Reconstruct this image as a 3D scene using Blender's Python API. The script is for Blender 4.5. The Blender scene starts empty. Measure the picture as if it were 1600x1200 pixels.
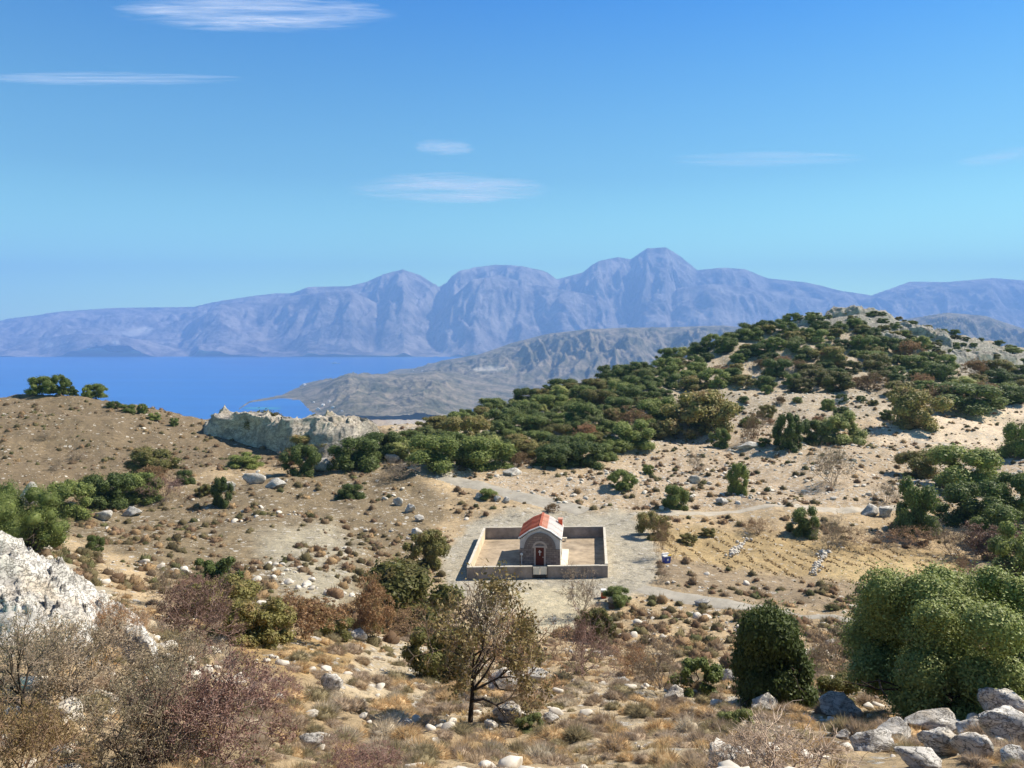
import bpy, bmesh, math
import numpy as np
from mathutils import Vector, Matrix

C = bpy.context.scene.collection
SC = bpy.context.scene

# ------------------------------------------------------------------ camera, sky, sun, exposure
F, CX, CY = 1210.0, 800.0, 600.0            # focal length and centre, in the photograph's pixels
PITCH = math.atan(80 / F)
cam_d = bpy.data.cameras.new('camera')
cam_d.sensor_width = 36.0
cam_d.lens = 36.0 * F / 1600.0
cam_d.clip_start = 0.1
cam_d.clip_end = 120000.0
cam = bpy.data.objects.new('camera', cam_d)
cam.rotation_euler = (math.pi / 2 - PITCH, 0, 0)
C.objects.link(cam)
SC.camera = cam

SUN = Vector((0.85, 0.36, 1.0)).normalized()
SUN_EL = math.asin(SUN.z)
SUN_AZ = math.atan2(SUN.x, SUN.y)
world = bpy.data.worlds.new('World')
SC.world = world
world.use_nodes = True
wn = world.node_tree
wn.nodes.clear()
w_out = wn.nodes.new('ShaderNodeOutputWorld')
w_bg = wn.nodes.new('ShaderNodeBackground')
w_sky = wn.nodes.new('ShaderNodeTexSky')
w_sky.sky_type = 'NISHITA'
w_sky.sun_disc = False
w_sky.sun_elevation = SUN_EL
w_sky.sun_rotation = SUN_AZ
w_sky.altitude = 600
w_sky.air_density = 1.0
w_sky.dust_density = 0.3
w_sky.ozone_density = 3.0
w_bg.inputs['Strength'].default_value = 0.15
w_tint = wn.nodes.new('ShaderNodeMix')
w_tint.data_type = 'RGBA'; w_tint.blend_type = 'MULTIPLY'
w_tint.inputs[0].default_value = 1.0
w_tc = wn.nodes.new('ShaderNodeTexCoord')
w_sep = wn.nodes.new('ShaderNodeSeparateXYZ')
w_rmp = wn.nodes.new('ShaderNodeValToRGB')
wn.links.new(w_tc.outputs['Generated'], w_sep.inputs[0])
wn.links.new(w_sep.outputs[2], w_rmp.inputs[0])
cr = w_rmp.color_ramp
cr.elements[0].position, cr.elements[0].color = 0.05, (0.92, 1.28, 0.62, 1)
cr.elements[1].position, cr.elements[1].color = 0.62, (0.22, 0.30, 0.36, 1)
for pos_, c_ in ((0.19, (0.37, 0.66, 0.54, 1)), (0.40, (0.03, 0.38, 0.66, 1))):
    e_ = cr.elements.new(pos_); e_.color = c_
wn.links.new(w_rmp.outputs[0], w_tint.inputs[7])
wn.links.new(w_sky.outputs[0], w_tint.inputs[6])
wn.links.new(w_tint.outputs[2], w_bg.inputs[0])
wn.links.new(w_bg.outputs[0], w_out.inputs[0])

sun_d = bpy.data.lights.new('sun', 'SUN')
sun_d.energy = 4.95
sun_d.angle = math.radians(0.53)
sun_d.color = (1.0, 0.92, 0.79)
sun = bpy.data.objects.new('sun', sun_d)
sun.rotation_euler = SUN.to_track_quat('Z', 'Y').to_euler()
C.objects.link(sun)

SC.view_settings.view_transform = 'Standard'
SC.view_settings.look = 'None'
SC.view_settings.exposure = 0.8
SC.view_settings.gamma = 1.0
SC.render.engine = 'CYCLES'
SC.cycles.use_denoising = True
SC.cycles.volume_bounces = 1
SC.cycles.max_bounces = 6
SC.cycles.diffuse_bounces = 3
SC.cycles.transparent_max_bounces = 12
SC.cycles.caustics_reflective = False
SC.cycles.caustics_refractive = False

SEA = -400.0                                 # camera is the origin, 400 m above the sea
HAZE = 8.6e-5

# ------------------------------------------------------------------ helpers
def slopes(px, py):
    xc = (np.asarray(px, float) - CX) / F
    yc = -(np.asarray(py, float) - CY) / F
    Y = math.cos(PITCH) + math.sin(PITCH) * yc
    Z = -math.sin(PITCH) + math.cos(PITCH) * yc
    return xc / Y, Z / Y

def proj(x, y, z):
    d = math.cos(PITCH) * y - math.sin(PITCH) * z
    v = math.sin(PITCH) * y + math.cos(PITCH) * z
    return CX + F * x / d, CY - F * v / d

def _h(ix, iy, iz, seed):
    n = (ix.astype(np.int64) * 374761393 + iy.astype(np.int64) * 668265263 + iz.astype(np.int64) * 2147483647 + seed * 974634777) & 0xffffffff
    n = ((n ^ (n >> 13)) * 1274126177) & 0xffffffff
    n = ((n ^ (n >> 16)) * 2246822519) & 0xffffffff
    return ((n ^ (n >> 15)) & 0xffffff) / float(0xffffff)

def noise3(x, y, z, seed=0):
    xi, yi, zi = np.floor(x), np.floor(y), np.floor(z)
    fx, fy, fz = x - xi, y - yi, z - zi
    fx, fy, fz = [f * f * f * (f * (f * 6 - 15) + 10) for f in (fx, fy, fz)]
    r = 0
    for a in (0, 1):
        for b in (0, 1):
            for c in (0, 1):
                w = (fx if a else 1 - fx) * (fy if b else 1 - fy) * (fz if c else 1 - fz)
                r = r + w * _h(xi + a, yi + b, zi + c, seed)
    return r * 2 - 1

def noise2(x, y, seed=0):
    xi, yi = np.floor(x), np.floor(y)
    fx, fy = x - xi, y - yi
    fx, fy = [f * f * f * (f * (f * 6 - 15) + 10) for f in (fx, fy)]
    r = 0
    z0 = np.zeros_like(xi)
    for a in (0, 1):
        for b in (0, 1):
            w = (fx if a else 1 - fx) * (fy if b else 1 - fy)
            r = r + w * _h(xi + a, yi + b, z0, seed)
    return r * 2 - 1

def fbm2(x, y, oct=5, seed=0, ridged=False):
    r, a, t = 0, 1.0, 0
    for o in range(oct):
        n = noise2(x * 2**o + 17.3 * o, y * 2**o - 9.1 * o, seed + o)
        if ridged:
            n = 1 - 2 * np.abs(n)
        r = r + a * n
        t += a
        a *= 0.5
    return r / t

def fbm3(p, sc, oct=4, seed=0):
    r, a, t = 0, 1.0, 0
    for o in range(oct):
        r = r + a * noise3(p[:, 0] * sc * 2**o + 3.1 * o, p[:, 1] * sc * 2**o, p[:, 2] * sc * 2**o, seed + o)
        t += a
        a *= 0.5
    return r / t

def blur(a, sig, axis):
    n = int(3 * sig) + 1
    k = np.exp(-0.5 * (np.arange(-n, n + 1) / sig) ** 2)
    k /= k.sum()
    pad = [(0, 0)] * a.ndim
    pad[axis] = (n, n)
    b = np.pad(a, pad, mode='edge')
    return np.apply_along_axis(lambda v: np.convolve(v, k, 'valid'), axis, b)

def mesh_np(name, V, faces, smooth=False, mats=(), mat_idx=None, col=None):
    """faces: list of (m,k) index arrays"""
    me = bpy.data.meshes.new(name)
    V = np.asarray(V, np.float32)
    me.vertices.add(len(V))
    me.vertices.foreach_set('co', V.ravel())
    fl = [np.asarray(f, np.int32) for f in faces if len(f)]
    loops = np.concatenate([f.ravel() for f in fl])
    tot = np.concatenate([np.full(len(f), f.shape[1], np.int32) for f in fl])
    st = np.concatenate([[0], np.cumsum(tot)[:-1]]).astype(np.int32)
    me.loops.add(len(loops))
    me.loops.foreach_set('vertex_index', loops)
    me.polygons.add(len(tot))
    me.polygons.foreach_set('loop_start', st)
    me.polygons.foreach_set('loop_total', tot)
    if smooth:
        me.polygons.foreach_set('use_smooth', np.ones(len(tot), bool))
    for m in mats:
        me.materials.append(m)
    if mat_idx is not None:
        me.polygons.foreach_set('material_index', np.asarray(mat_idx, np.int32))
    if col is not None:
        a = me.attributes.new('Col', 'FLOAT_COLOR', 'POINT')
        a.data.foreach_set('color', np.asarray(col, np.float32).ravel())
    me.update(calc_edges=True)
    me.validate()
    return me

def add(name, me, parent=None, loc=(0, 0, 0), rot=(0, 0, 0), scale=(1, 1, 1)):
    o = bpy.data.objects.new(name, me)
    C.objects.link(o)
    o.location, o.rotation_euler, o.scale = loc, rot, scale
    if parent:
        o.parent = parent
    return o

def tag(o, label=None, cat=None, group=None, kind=None):
    if label: o['label'] = label
    if cat: o['category'] = cat
    if group: o['group'] = group
    if kind: o['kind'] = kind
    return o

class MB:
    """collects boxes and prisms into one mesh"""
    def __init__(s):
        s.bm = bmesh.new()
    def box(s, x0, x1, y0, y1, z0, z1):
        v = [s.bm.verts.new(p) for p in [(x0,y0,z0),(x1,y0,z0),(x1,y1,z0),(x0,y1,z0),(x0,y0,z1),(x1,y0,z1),(x1,y1,z1),(x0,y1,z1)]]
        for f in ((3,2,1,0),(4,5,6,7),(0,1,5,4),(1,2,6,5),(2,3,7,6),(3,0,4,7)):
            s.bm.faces.new([v[i] for i in f])
        return s
    def prism(s, poly, y0, y1):
        """poly: list of (x,z), extruded along y"""
        a = [s.bm.verts.new((x, y0, z)) for x, z in poly]
        b = [s.bm.verts.new((x, y1, z)) for x, z in poly]
        n = len(poly)
        s.bm.faces.new(a); s.bm.faces.new(b[::-1])
        for i in range(n):
            s.bm.faces.new([a[i], b[i], b[(i + 1) % n], a[(i + 1) % n]])
        return s
    def hexa(s, pts):
        v = [s.bm.verts.new(p) for p in pts]
        for f in ((3,2,1,0),(4,5,6,7),(0,1,5,4),(1,2,6,5),(2,3,7,6),(3,0,4,7)):
            s.bm.faces.new([v[i] for i in f])
        return s
    def cyl(s, x, y, z0, z1, r, n=12):
        m = bmesh.ops.create_cone(s.bm, cap_ends=True, segments=n, radius1=r, radius2=r, depth=z1 - z0)
        bmesh.ops.translate(s.bm, verts=m['verts'], vec=(x, y, (z0 + z1) / 2))
        return s
    def ball(s, x, y, z, r):
        m = bmesh.ops.create_uvsphere(s.bm, u_segments=12, v_segments=8, radius=r)
        bmesh.ops.translate(s.bm, verts=m['verts'], vec=(x, y, z))
        return s
    def bevel(s, w):
        bmesh.ops.bevel(s.bm, geom=list(s.bm.edges), offset=w, segments=2, affect='EDGES')
        return s
    def build(s, name, mat, parent=None, **k):
        bmesh.ops.recalc_face_normals(s.bm, faces=s.bm.faces)
        me = bpy.data.meshes.new(name)
        s.bm.to_mesh(me); s.bm.free()
        me.materials.append(mat)
        return add(name, me, parent, **k)

# ------------------------------------------------------------------ materials
def new_mat(name):
    m = bpy.data.materials.new(name)
    m.use_nodes = True
    nt = m.node_tree
    nt.nodes.clear()
    out = nt.nodes.new('ShaderNodeOutputMaterial')
    return m, nt, out

def nd(nt, t, **k):
    n = nt.nodes.new(t)
    for a, v in k.items():
        if a in n.inputs.keys() if hasattr(n.inputs, 'keys') else False:
            n.inputs[a].default_value = v
        else:
            setattr(n, a, v)
    return n

def mixc(nt, a, b, fac, mode='MIX'):
    m = nt.nodes.new('ShaderNodeMix')
    m.data_type = 'RGBA'
    m.blend_type = mode
    for sock, v in ((m.inputs[0], fac), (m.inputs[6], a), (m.inputs[7], b)):
        if hasattr(v, 'is_linked'):
            nt.links.new(v, sock)
        elif isinstance(v, (int, float)):
            sock.default_value = v
        else:
            sock.default_value = tuple(v) + ((1,) if len(v) == 3 else ())
    return m.outputs[2]

def noise(nt, vec, scale, detail=6, rough=0.6):
    n = nt.nodes.new('ShaderNodeTexNoise')
    n.inputs['Scale'].default_value = scale
    n.inputs['Detail'].default_value = detail
    n.inputs['Roughness'].default_value = rough
    if vec is not None:
        nt.links.new(vec, n.inputs['Vector'])
    return n.outputs['Fac']

def ramp(nt, fac, lo, hi, a=0.0, b=1.0):
    n = nt.nodes.new('ShaderNodeMapRange')
    n.inputs['From Min'].default_value = lo
    n.inputs['From Max'].default_value = hi
    n.inputs['To Min'].default_value = a
    n.inputs['To Max'].default_value = b
    nt.links.new(fac, n.inputs['Value'])
    return n.outputs[0]

def math_n(nt, op, a, b=None):
    n = nt.nodes.new('ShaderNodeMath')
    n.operation = op
    for i, v in enumerate((a, b)):
        if v is None: continue
        if hasattr(v, 'is_linked'):
            nt.links.new(v, n.inputs[i])
        else:
            n.inputs[i].default_value = v
    return n.outputs[0]

def finish(nt, out, col, rough=0.85, bump=None, bstr=0.5, bdist=0.05, spec=0.2):
    p = nt.nodes.new('ShaderNodeBsdfPrincipled')
    p.inputs['Roughness'].default_value = rough
    p.inputs['Specular IOR Level'].default_value = spec
    if hasattr(col, 'is_linked'):
        nt.links.new(col, p.inputs['Base Color'])
    else:
        p.inputs['Base Color'].default_value = tuple(col) + (1,)
    if bump is not None:
        b = nt.nodes.new('ShaderNodeBump')
        b.inputs['Strength'].default_value = bstr
        b.inputs['Distance'].default_value = bdist
        nt.links.new(bump, b.inputs['Height'])
        nt.links.new(b.outputs[0], p.inputs['Normal'])
    nt.links.new(p.outputs[0], out.inputs['Surface'])
    return p

def objco(nt):
    return nt.nodes.new('ShaderNodeTexCoord').outputs['Object']

def worldco(nt):
    return nt.nodes.new('ShaderNodeNewGeometry').outputs['Position']

def simple_mat(name, col, var=0.25, scale=3.0, rough=0.8, bstr=0.3, bdist=0.02, fine=18.0, spec=0.2):
    m, nt, out = new_mat(name)
    v = objco(nt)
    n1 = noise(nt, v, scale, 6, 0.65)
    n2 = noise(nt, v, fine, 4, 0.7)
    c = mixc(nt, [x * (1 - var) for x in col], [min(1, x * (1 + var)) for x in col], ramp(nt, n1, 0.3, 0.7))
    c = mixc(nt, c, [x * 0.55 for x in col], ramp(nt, n2, 0.58, 0.8, 0, 0.5))
    finish(nt, out, c, rough, n2, bstr, bdist, spec)
    return m

def leaf_mat(name, c1, c2, c3=None, transl=0.22):
    m, nt, out = new_mat(name)
    g = nt.nodes.new('ShaderNodeNewGeometry')
    oi = nt.nodes.new('ShaderNodeObjectInfo')
    c = mixc(nt, c1, c2, g.outputs['Random Per Island'])
    v = objco(nt)
    if c3 is not None:
        c = mixc(nt, c, c3, ramp(nt, noise(nt, v, 3.5, 3, 0.6), 0.5, 0.68, 0, 0.8))
    b = nt.nodes.new('ShaderNodeHueSaturation')
    nt.links.new(ramp(nt, oi.outputs['Random'], 0, 1, 0.65, 1.55), b.inputs['Value'])
    nt.links.new(ramp(nt, oi.outputs['Random'], 0, 1, 0.515, 0.485), b.inputs['Hue'])
    nt.links.new(c, b.inputs['Color'])
    p = nt.nodes.new('ShaderNodeBsdfPrincipled')
    p.inputs['Roughness'].default_value = 0.55
    p.inputs['Specular IOR Level'].default_value = 0.25
    nt.links.new(b.outputs[0], p.inputs['Base Color'])
    t = nt.nodes.new('ShaderNodeBsdfTranslucent')
    nt.links.new(b.outputs[0], t.inputs['Color'])
    mx = nt.nodes.new('ShaderNodeMixShader')
    mx.inputs[0].default_value = transl
    nt.links.new(p.outputs[0], mx.inputs[1])
    nt.links.new(t.outputs[0], mx.inputs[2])
    nt.links.new(mx.outputs[0], out.inputs['Surface'])
    return m

def bark_mat(name, c):
    m, nt, out = new_mat(name)
    g = nt.nodes.new('ShaderNodeNewGeometry')
    cc = mixc(nt, [x * 0.6 for x in c], [x * 1.4 for x in c], g.outputs['Random Per Island'])
    finish(nt, out, cc, 0.9)
    return m

def rock_mat(name, light, dark, sc=1.0):
    m, nt, out = new_mat(name)
    v = worldco(nt)
    n1 = noise(nt, v, 0.9 * sc, 8, 0.65)
    n2 = noise(nt, v, 6.0 * sc, 8, 0.7)
    mp = nt.nodes.new('ShaderNodeMapping'); mp.inputs['Scale'].default_value = (1.0, 1.0, 2.2); mp.inputs['Rotation'].default_value = (0.3, 0.35, 0.4)
    nt.links.new(v, mp.inputs['Vector'])
    n3 = noise(nt, mp.outputs[0], 1.5 * sc, 5, 0.6)
    n4 = noise(nt, mp.outputs[0], 3.4 * sc, 4, 0.6)
    crack = math_n(nt, 'MINIMUM', ramp(nt, math_n(nt, 'ABSOLUTE', math_n(nt, 'SUBTRACT', n3, 0.5)), 0.0, 0.022), ramp(nt, math_n(nt, 'ABSOLUTE', math_n(nt, 'SUBTRACT', n4, 0.52)), 0.0, 0.02))
    c = mixc(nt, dark, light, ramp(nt, n1, 0.36, 0.56))
    c = mixc(nt, c, (0.46, 0.36, 0.24), ramp(nt, noise(nt, v, 0.5 * sc, 6, 0.7), 0.52, 0.66, 0, 0.55))
    c = mixc(nt, c, [x * 0.5 for x in dark], ramp(nt, n2, 0.58, 0.74, 0, 0.5))
    c = mixc(nt, [0.16, 0.145, 0.125], c, crack)
    h = math_n(nt, 'ADD', n2, math_n(nt, 'MULTIPLY', crack, 0.5))
    finish(nt, out, c, 0.9, h, 0.8, 0.07 / sc)
    return m

M = {}
M['oak'] = leaf_mat('oak_leaves', (0.09, 0.12, 0.032), (0.215, 0.26, 0.075), transl=0.34)
M['oak_bright'] = leaf_mat('bright_leaves', (0.17, 0.19, 0.06), (0.36, 0.38, 0.14), transl=0.34)
M['oak_big'] = leaf_mat('dense_leaves', (0.10, 0.13, 0.032), (0.25, 0.29, 0.085), transl=0.16)
M['oak_mid'] = leaf_mat('green_leaves', (0.095, 0.125, 0.03), (0.22, 0.26, 0.075), transl=0.34)
M['olive'] = leaf_mat('olive_leaves', (0.13, 0.13, 0.04), (0.26, 0.24, 0.075), (0.25, 0.17, 0.075), transl=0.34)
M['rust'] = leaf_mat('rust_leaves', (0.24, 0.14, 0.07), (0.38, 0.24, 0.12), (0.17, 0.16, 0.06))
M['pink'] = leaf_mat('dry_pink_leaves', (0.20, 0.12, 0.09), (0.34, 0.22, 0.17), None)
M['tw_grey'] = bark_mat('grey_twigs', (0.27, 0.21, 0.155))
M['tw_purple'] = bark_mat('purple_twigs', (0.30, 0.20, 0.165))
M['tw_brown'] = bark_mat('brown_twigs', (0.28, 0.185, 0.12))
M['tw_pale'] = bark_mat('pale_twigs', (0.52, 0.40, 0.30))
M['bark'] = bark_mat('dark_bark', (0.055, 0.042, 0.032))
M['lf_brown'] = leaf_mat('brown_dry_leaves', (0.24, 0.15, 0.07), (0.40, 0.27, 0.13))
M['lf_tree'] = leaf_mat('rusty_green_leaves', (0.20, 0.15, 0.06), (0.34, 0.24, 0.11), (0.20, 0.19, 0.07))
M['lf_purple'] = leaf_mat('purple_dry_leaves', (0.17, 0.09, 0.07), (0.32, 0.185, 0.145))
M['lf_grey'] = leaf_mat('grey_dry_leaves', (0.24, 0.19, 0.12), (0.38, 0.31, 0.20))
M['rock'] = rock_mat('limestone', (0.68, 0.64, 0.575), (0.37, 0.345, 0.31), 1.6)
M['rock_far'] = rock_mat('cliff_limestone', (0.54, 0.47, 0.37), (0.34, 0.30, 0.25), 0.45)
M['rock_grey'] = rock_mat('grey_crag_rock', (0.46, 0.43, 0.38), (0.20, 0.19, 0.175), 0.5)
M['rock_cliff'] = rock_mat('fractured_cliff', (0.52, 0.46, 0.375), (0.24, 0.225, 0.205), 0.40)
M['stone'] = simple_mat('loose_stone', (0.62, 0.56, 0.47), 0.3, 2.0)

# ------------------------------------------------------------------ near terrain
PROFILES = {   # photograph column -> (distance, image row) of the ground there
 -320: [(9,1230),(14,1040),(18,800),(28,900),(60,860),(95,800),(115,765),(140,700),(165,610),(180,600),(200,640),(270,740)],
 0:    [(9,1210),(13,1010),(17.5,850),(26,930),(60,860),(95,803),(115,770),(140,708),(165,628),(176,612),(200,645),(270,740)],
 150:  [(9.5,1210),(14,1060),(18,935),(27,990),(45,955),(62,905),(72,880),(92,828),(115,780),(130,750),(152,690),(172,628),(182,616),(210,655),(270,745)],
 300:  [(10,1210),(16,1080),(24,1020),(40,985),(60,930),(80,862),(110,790),(130,745),(150,705),(175,667),(186,657),(230,700),(300,780)],
 450:  [(11,1210),(18,1110),(28,1012),(45,968),(62,930),(80,870),(100,815),(120,765),(140,725),(165,690),(185,668),(197,662),(230,700),(300,770)],
 600:  [(12,1210),(22,1115),(40,1035),(62,962),(75,917),(90,866),(105,812),(125,757),(145,718),(170,692),(195,675),(215,668),(235,675),(310,760)],
 700:  [(12,1210),(23,1112),(45,1022),(64,975),(78,916),(95,848),(112,797),(130,747),(150,714),(175,692),(205,670),(230,660),(245,662),(320,760)],
 850:  [(12,1210),(25,1107),(50,1017),(67,985),(82,906),(97,845),(112,797),(135,739),(160,706),(190,676),(225,640),(250,618),(265,616),(330,740)],
 1000: [(12,1210),(25,1107),(48,1027),(68,957),(82,906),(97,846),(112,797),(140,735),(170,700),(200,660),(230,625),(260,595),(285,573),(300,572),(380,720)],
 1150: [(12,1210),(24,1117),(46,1037),(70,952),(85,898),(97,850),(112,800),(140,740),(175,690),(210,645),(245,600),(280,555),(310,522),(325,516),(400,650)],
 1320: [(12,1210),(24,1122),(46,1032),(72,952),(88,895),(100,850),(110,806),(140,736),(180,680),(215,635),(255,585),(290,535),(320,492),(342,474),(358,476),(430,600)],
 1480: [(11,1210),(22,1132),(42,1042),(68,960),(88,900),(104,842),(118,796),(145,735),(180,680),(210,640),(245,600),(285,560),(320,525),(337,513),(352,518),(430,650)],
 1600: [(10,1210),(20,1132),(40,1042),(65,962),(88,892),(104,832),(120,780),(145,725),(175,690),(205,650),(240,620),(280,590),(315,558),(332,546),(345,550),(430,650)],
 1920: [(10,1190),(20,1110),(40,1030),(65,955),(88,890),(104,830),(120,775),(145,720),(175,685),(205,645),(240,615),(280,590),(315,570),(332,562),(345,566),(430,660)],
}
NU, ND1, ND2 = 620, 640, 36
U = np.linspace(-0.92, 0.92, NU)
D = np.concatenate([np.geomspace(0.6, 430, ND1), np.geomspace(450, 4600, ND2)])
ku, kz = [], []
for px in sorted(PROFILES):
    pts = PROFILES[px]
    d = np.array([p[0] for p in pts], float)
    z = slopes(np.full(len(d), px), [p[1] for p in pts])[1] * d
    d = np.concatenate([[0.5, 5.0], d, [700, 1600, 3800, 4700]])
    z = np.concatenate([[-1.65, -3.35], z, [-150, -260, -415, -430]])
    ku.append((px - CX) / F)
    kz.append(np.interp(D, d, z))
ku, kz = np.array(ku), np.array(kz)
Z = np.empty((NU, len(D)))
for j in range(len(D)):
    Z[:, j] = np.interp(U, ku, kz[:, j])
Z[:, :ND1] = blur(Z[:, :ND1], 4.0, 1)
Z = blur(Z, 13.0, 0)
GX = U[:, None] * D[None, :]
GY = np.broadcast_to(D[None, :], GX.shape)

def sstep(a, b, x):
    t = np.clip((x - a) / (b - a), 0, 1)
    return t * t * (3 - 2 * t)

YARD_Z = -26.35
def yard_w(x, y):
    dx = np.maximum(np.maximum(-9 - x, x - 15.5), 0)
    dy = np.maximum(np.maximum(72 - y, y - 101), 0)
    return 1 - sstep(0, 9, np.hypot(dx, dy))
wy = yard_w(GX, GY)
amp = 1 - wy
# relief: broad swells, hummocky ground and, on the far hill, ledges
rel = 0.035 * np.minimum(GY, 350) * 0.35 * fbm2(GX / 14, GY / 14, 4, 3) + 0.32 * fbm2(GX / 3.1, GY / 3.1, 4, 8) + 0.13 * fbm2(GX / 0.8, GY / 0.8, 4, 21)
rel = rel * np.clip(GY / 12, 0.15, 1.0)
Z = Z + rel * amp * np.where(GY > 430, 1.0, 1.0)
Z = Z * (1 - wy) + YARD_Z * wy + wy * 0.03 * fbm2(GX / 2.0, GY / 2.0, 3, 5)

def gz(x, y):
    """ground height at x, y: bilinear on the terrain's own grid"""
    x, y = np.asarray(x, float), np.asarray(y, float)
    u = np.clip((x / y - U[0]) / (U[1] - U[0]), 0, NU - 1.001)
    j = np.clip(np.interp(y, D, np.arange(len(D))), 0, len(D) - 1.001)
    i0, j0 = u.astype(int), j.astype(int)
    fu, fj = u - i0, j - j0
    return (Z[i0, j0] * (1 - fu) * (1 - fj) + Z[i0 + 1, j0] * fu * (1 - fj) + Z[i0, j0 + 1] * (1 - fu) * fj + Z[i0 + 1, j0 + 1] * fu * fj)

def hit(px, py):
    """first point of the ground under a direction of view"""
    u, s = slopes(px, py)
    d = np.geomspace(6, 425, 1500)
    g = gz(u * d, d)
    k = np.nonzero(g >= s * d)[0]
    if len(k) == 0:
        k = [int(np.argmax((g - s * d)))]       # past the skyline: the crest
        dd = d[k[0]]
    else:
        dd = d[k[0]]
        if k[0] > 0:
            a, b = (g - s * d)[k[0] - 1], (g - s * d)[k[0]]
            dd = d[k[0] - 1] + (d[k[0]] - d[k[0] - 1]) * (-a) / (b - a + 1e-9)
    return Vector((float(u * dd), float(dd), float(gz(u * dd, dd))))

def ppm(p):
    """pixels per metre at a point"""
    return F / (math.cos(PITCH) * p.y - math.sin(PITCH) * p.z)

# --- ground colour zones
def polydist(px, py, poly):
    """signed distance (positive inside) to a polygon"""
    poly = np.array(poly, float)
    best = np.full(px.shape, 1e9)
    inside = np.zeros(px.shape, bool)
    n = len(poly)
    for i in range(n):
        a, b = poly[i], poly[(i + 1) % n]
        ab = b - a
        t = np.clip(((px - a[0]) * ab[0] + (py - a[1]) * ab[1]) / (ab @ ab), 0, 1)
        best = np.minimum(best, np.hypot(px - a[0] - t * ab[0], py - a[1] - t * ab[1]))
        c = ((a[1] > py) != (b[1] > py)) & (px < (b[0] - a[0]) * (py - a[1]) / (b[1] - a[1] + 1e-12) + a[0])
        inside ^= c
    return np.where(inside, best, -best)

PX, PY = proj(GX, GY, Z)
jx = PX + 14 * fbm2(GX / 2.5, GY / 2.5, 3, 31)
jy = PY + 7 * fbm2(GX / 2.5 + 40, GY / 2.5, 3, 32)
base = np.array([0.50, 0.375, 0.24])
col = np.empty(GX.shape + (4,))
col[..., :3] = base
col[..., 3] = 0.25
big = fbm2(GX / 9, GY / 9, 4, 44)
col[..., :3] *= (1 + 0.25 * big)[..., None]
def zone(poly, c, st, soft=12):
    w = sstep(-soft, soft, polydist(jx, jy, poly))[..., None]
    col[...] = col * (1 - w) + np.array(list(c) + [st]) * w
zone([(-700,560),(330,560),(640,690),(560,720),(330,735),(200,760),(-700,820)], (0.245,0.185,0.122), 0.12)
zone([(-700,760),(250,770),(420,740),(640,730),(700,800),(560,960),(330,930),(120,840)], (0.275,0.212,0.138), 0.28)
zone([(560,560),(1700,430),(2300,600),(2300,700),(1700,660),(1300,720),(1050,700),(650,740)], (0.50,0.405,0.30), 0.9)
zone([(1170,520),(1250,487),(1330,460),(1420,488),(1520,525),(1640,555),(1640,605),(1520,585),(1440,548),(1300,512)], (0.25,0.24,0.22), 0.95, 8)
zone([(700,745),(930,735),(1050,690),(1300,650),(1600,680),(2300,690),(2300,790),(1400,790),(1000,800),(870,790)], (0.53,0.405,0.285), 0.85)
zone([(1380,640),(1590,630),(1700,640),(1700,700),(1540,700),(1370,690)], (0.80,0.64,0.49), 0.35, 10)
zone([(1020,820),(1160,830),(1330,848),(1510,870),(1500,895),(1440,910),(1330,915),(1180,895),(1040,870)], (0.47,0.345,0.19), 0.15, 9)
zone([(1300,870),(1490,875),(1480,905),(1380,915),(1280,905)], (0.56,0.42,0.235), 0.1, 12)
zone([(1030,868),(1180,895),(1400,915),(1330,955),(1150,940),(1020,915)], (0.36,0.275,0.19), 0.2, 8)
zone([(395,835),(520,815),(560,860),(540,950),(500,970),(430,905)], (0.44,0.385,0.295), 0.35, 22)
zone([(690,930),(690,870),(730,822),(790,795),(985,800),(1015,830),(1030,880),(1010,925),(960,940),(850,945)], (0.47,0.42,0.345), 0.3, 8)
zone([(735,935),(760,918),(900,915),(925,940),(905,985),(800,1000),(735,985)], (0.60,0.52,0.38), 0.2, 8)
zone([(640,960),(760,1030),(860,1075),(1000,1060),(1080,1100),(1000,1130),(820,1130),(560,1090),(480,1050),(560,1020)], (0.60,0.485,0.345), 0.7, 18)
zone([(380,985),(540,985),(560,1050),(450,1060),(370,1020)], (0.48,0.33,0.17), 0.3, 14)
zone([(860,1110),(1120,1080),(1250,1130),(1240,1200),(900,1200)], (0.58,0.46,0.32), 0.6, 18)
zone([(-300,840),(60,830),(150,910),(260,1000),(240,1040),(60,1000),(-300,1000)], (0.52,0.44,0.33), 0.8, 10)
col[..., :3] *= (1 + 0.22 * fbm2(GX / 1.7, GY / 1.7, 4, 61))[..., None]
col[..., :3] *= np.array([0.68, 0.705, 0.70])
col = np.clip(col, 0.02, 0.9)

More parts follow.
